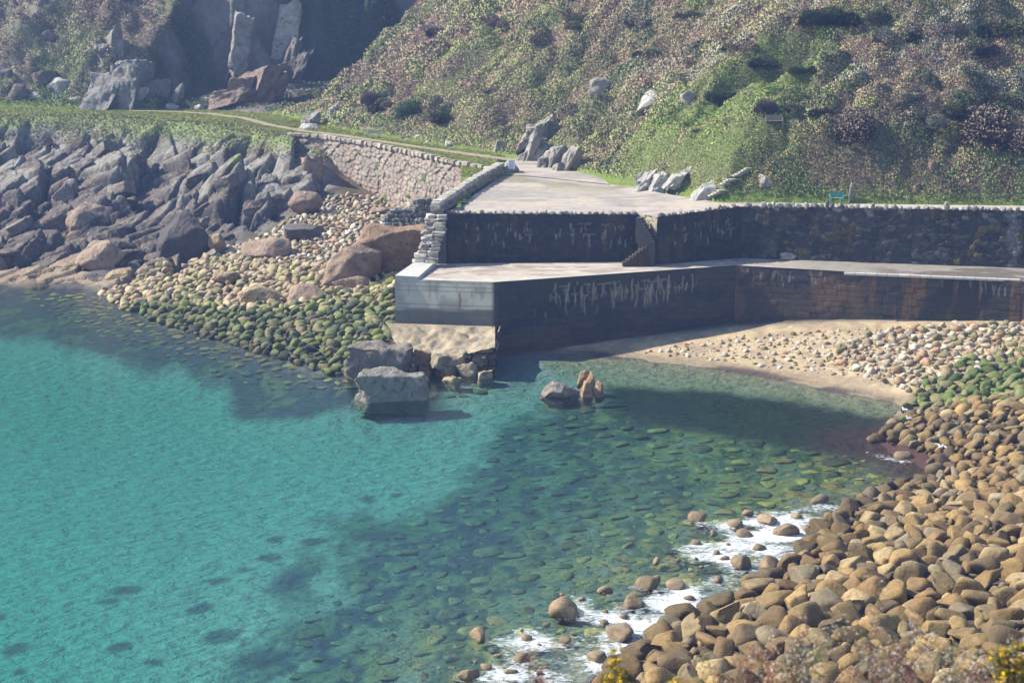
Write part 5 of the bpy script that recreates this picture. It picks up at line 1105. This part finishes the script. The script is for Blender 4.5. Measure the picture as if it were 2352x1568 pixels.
# ------------------------------------------------------------------ foreground plants on the slope below the camera
def gy_ground(X, Y): return float(np.interp(Y, [-12, 0, 8, 15, 20, 23, 28, 44], [39.5, 38.2, 36.0, 33.2, 31.35, 29.7, 25, 4]))
def gorse(px, ytop, t, wpx, label, seed):
    r = np.random.default_rng(seed); q = PT(px, 1568, t); g = gy_ground(q[0], q[1]); tip = PT(px, ytop, t); root = tag(empty('gorse_bush', (q[0], q[1], g)), label, 'gorse', 'gorse in the foreground')
    st_, lf, fl = MB(), [], []; W = wpx / F * t
    n = max(3, int(wpx / 22))
    for k in range(n):
        x = (k / (n - 1) - .5) * W * .7; top_ = tip[2] - g - abs(x) / W * .35 * r.uniform(.5, 1.6) - (.0 if k == n // 2 else r.uniform(0, .1)); y = r.uniform(-.12, .12)
        pts = [(x * .4, y * .4, 0), (x * .7, y, top_ * .5), (x, y, top_)]; st_.tube(pts, [.014, .01, .004], (.10, .09, .04), 5)
        for s in np.linspace(.3, 1, 70):
            c0 = np.array([np.interp(s, [0, .5, 1], [a[i] for a in pts]) for i in range(3)]); lf.append(c0 + r.normal(size=3) * .03)
            if s > 1 - .34 / max(top_, .4) and r.random() < .75: fl.append(c0 + r.normal(size=3) * [.045, .045, .02])
    st_.build('stems', M_LEAF, root)
    link('spines', tuft_mesh('spines', np.array(lf), np.tile([.09, .12, .035], (len(lf), 1)), np.full(len(lf), .05), 6, r, .2, .10, .5), root, M_LEAF)
    me = tuft_mesh('flowers', np.array(fl), np.tile([.85, .56, .02], (len(fl), 1)), np.full(len(fl), .030), 7, r, .3, .45, .35); link('flowers', me, root, M_LEAF)['kind'] = 'stuff'
gorse(1412, 1490, 19.5, 66, 'yellow flowering gorse sprig at the bottom centre right of the photo', 1)
gorse(2325, 1458, 19.0, 90, 'tall yellow flowering gorse at the bottom right corner', 2)
gorse(1556, 1556, 19.5, 44, 'small gorse tip just showing at the bottom edge', 3)
def twig(px, ytop, t, label, seed, bloom=1.0, red=False, lean=0.0):
    r = np.random.default_rng(seed); q = PT(px, 1568, t); g = gy_ground(q[0], q[1]); tip = PT(px, ytop, t); root = tag(empty('blackthorn_shrub', (q[0], q[1], g)), label, 'shrub', 'blackthorn twigs in the foreground')
    mb = MB(); bl, lf = [], []; col = (.13, .05, .04) if red else (.09, .07, .06)
    def grow(p, d, ln, rad, dep):
        pts = [p]; dd = d.copy()
        for k in range(5):
            dd = dd + r.normal(size=3) * .13; dd /= np.linalg.norm(dd); pts.append(pts[-1] + dd * ln / 5)
        mb.tube(pts, list(np.linspace(rad, rad * .4, 6)), col, 5)
        for k in range(1, 6):
            if dep < 3 and r.random() < (.75 if dep < 2 else .45):
                e = dd + r.normal(size=3) * .65; e[2] = abs(e[2]) * .8 + .2; e /= np.linalg.norm(e); grow(pts[k], e, ln * r.uniform(.28, .5), rad * .5, dep + 1)
            for _ in range(int(round(2 * bloom))):
                if r.random() < .2 and dep > 0: bl.append(pts[k] + r.normal(size=3) * .012)
            if dep > 0 and r.random() < .6: lf.append(pts[k] + r.normal(size=3) * .02)
    Ht = tip[2] - g
    for k in range(3):
        f = 1 if k == 0 else r.uniform(.62, .92)
        dr = np.array([lean + r.normal() * .14 * (k > 0), r.normal() * .05, 1.0]); grow(np.array([(k - 1.5) * .06, 0, 0.]), dr / np.linalg.norm(dr), Ht * f, .008, 0)
    mb.build('branches', M_LEAF, root)
    if bl: link('blossom', tuft_mesh('blossom', np.array(bl), np.tile([.62, .56, .54], (len(bl), 1)), np.full(len(bl), .015), 4, r, .1, .5, .5), root, M_LEAF)
    if lf: link('buds', tuft_mesh('buds', np.array(lf), np.tile([.22, .07, .05] if red else [.16, .16, .05], (len(lf), 1)), np.full(len(lf), .02), 4, r, .2, .3, .6), root, M_LEAF)
TW_ = [(1700, 1515, 20, .4, True), (1790, 1440, 20.4, .9, False), (1850, 1480, 19.6, .8, False), (1905, 1505, 20, .5, True), (1960, 1455, 20.6, 1.2, False), (2010, 1500, 19.8, 1, True), (2060, 1475, 20.2, 1.2, False), (2115, 1510, 19.6, .8, True), (2165, 1465, 20.5, .9, False), (2215, 1495, 20, 1.2, True), (2262, 1480, 20.4, .8, False), (2300, 1520, 19.7, .5, True), (1650, 1530, 20.2, .2, False), (1745, 1530, 19.6, .3, True), (1268, 1545, 20, .1, True), (2340, 1490, 20.6, .8, False), (2090, 1535, 19.4, 1.0, True)]
for i, a in enumerate(TW_):
    lab = ('reddish' if a[4] else 'grey') + (' blossoming' if a[3] > .7 else ' nearly bare') + ' twiggy shrub at the bottom edge, number %d from the left' % (sorted(t_[0] for t_ in TW_).index(a[0]) + 1)
    ORDW = ['first', 'second', 'third', 'fourth', 'fifth', 'sixth', 'seventh', 'eighth', 'ninth', 'tenth', 'eleventh', 'twelfth', 'thirteenth', 'fourteenth', 'fifteenth', 'sixteenth', 'seventeenth', 'eighteenth', 'nineteenth']
    lab = ('reddish' if a[4] else 'grey') + (' blossoming' if a[3] > .7 else ' nearly bare') + ' shrub at the bottom edge, ' + ORDW[sorted(t_[0] for t_ in TW_).index(a[0])] + ' from the left'
    twig(a[0], a[1], a[2], lab, 700 + i, a[3], a[4], .25 * math.sin(i * 1.7))

# ------------------------------------------------------------------ haze
mh = bpy.data.materials.new('haze'); mh.use_nodes = True; n = mh.node_tree.nodes; n.remove(n['Principled BSDF'])
pv = n.new('ShaderNodeVolumePrincipled'); pv.inputs['Color'].default_value = (.34, .50, 1, 1); pv.inputs['Density'].default_value = .00036; pv.inputs['Anisotropy'].default_value = .1
mh.node_tree.links.new(pv.outputs[0], n['Material Output'].inputs['Volume'])
mb = MB(); mb.box((0, 180, 37), (700, 420, 88), 0); tag(mb.build('haze', mh), kind='stuff')
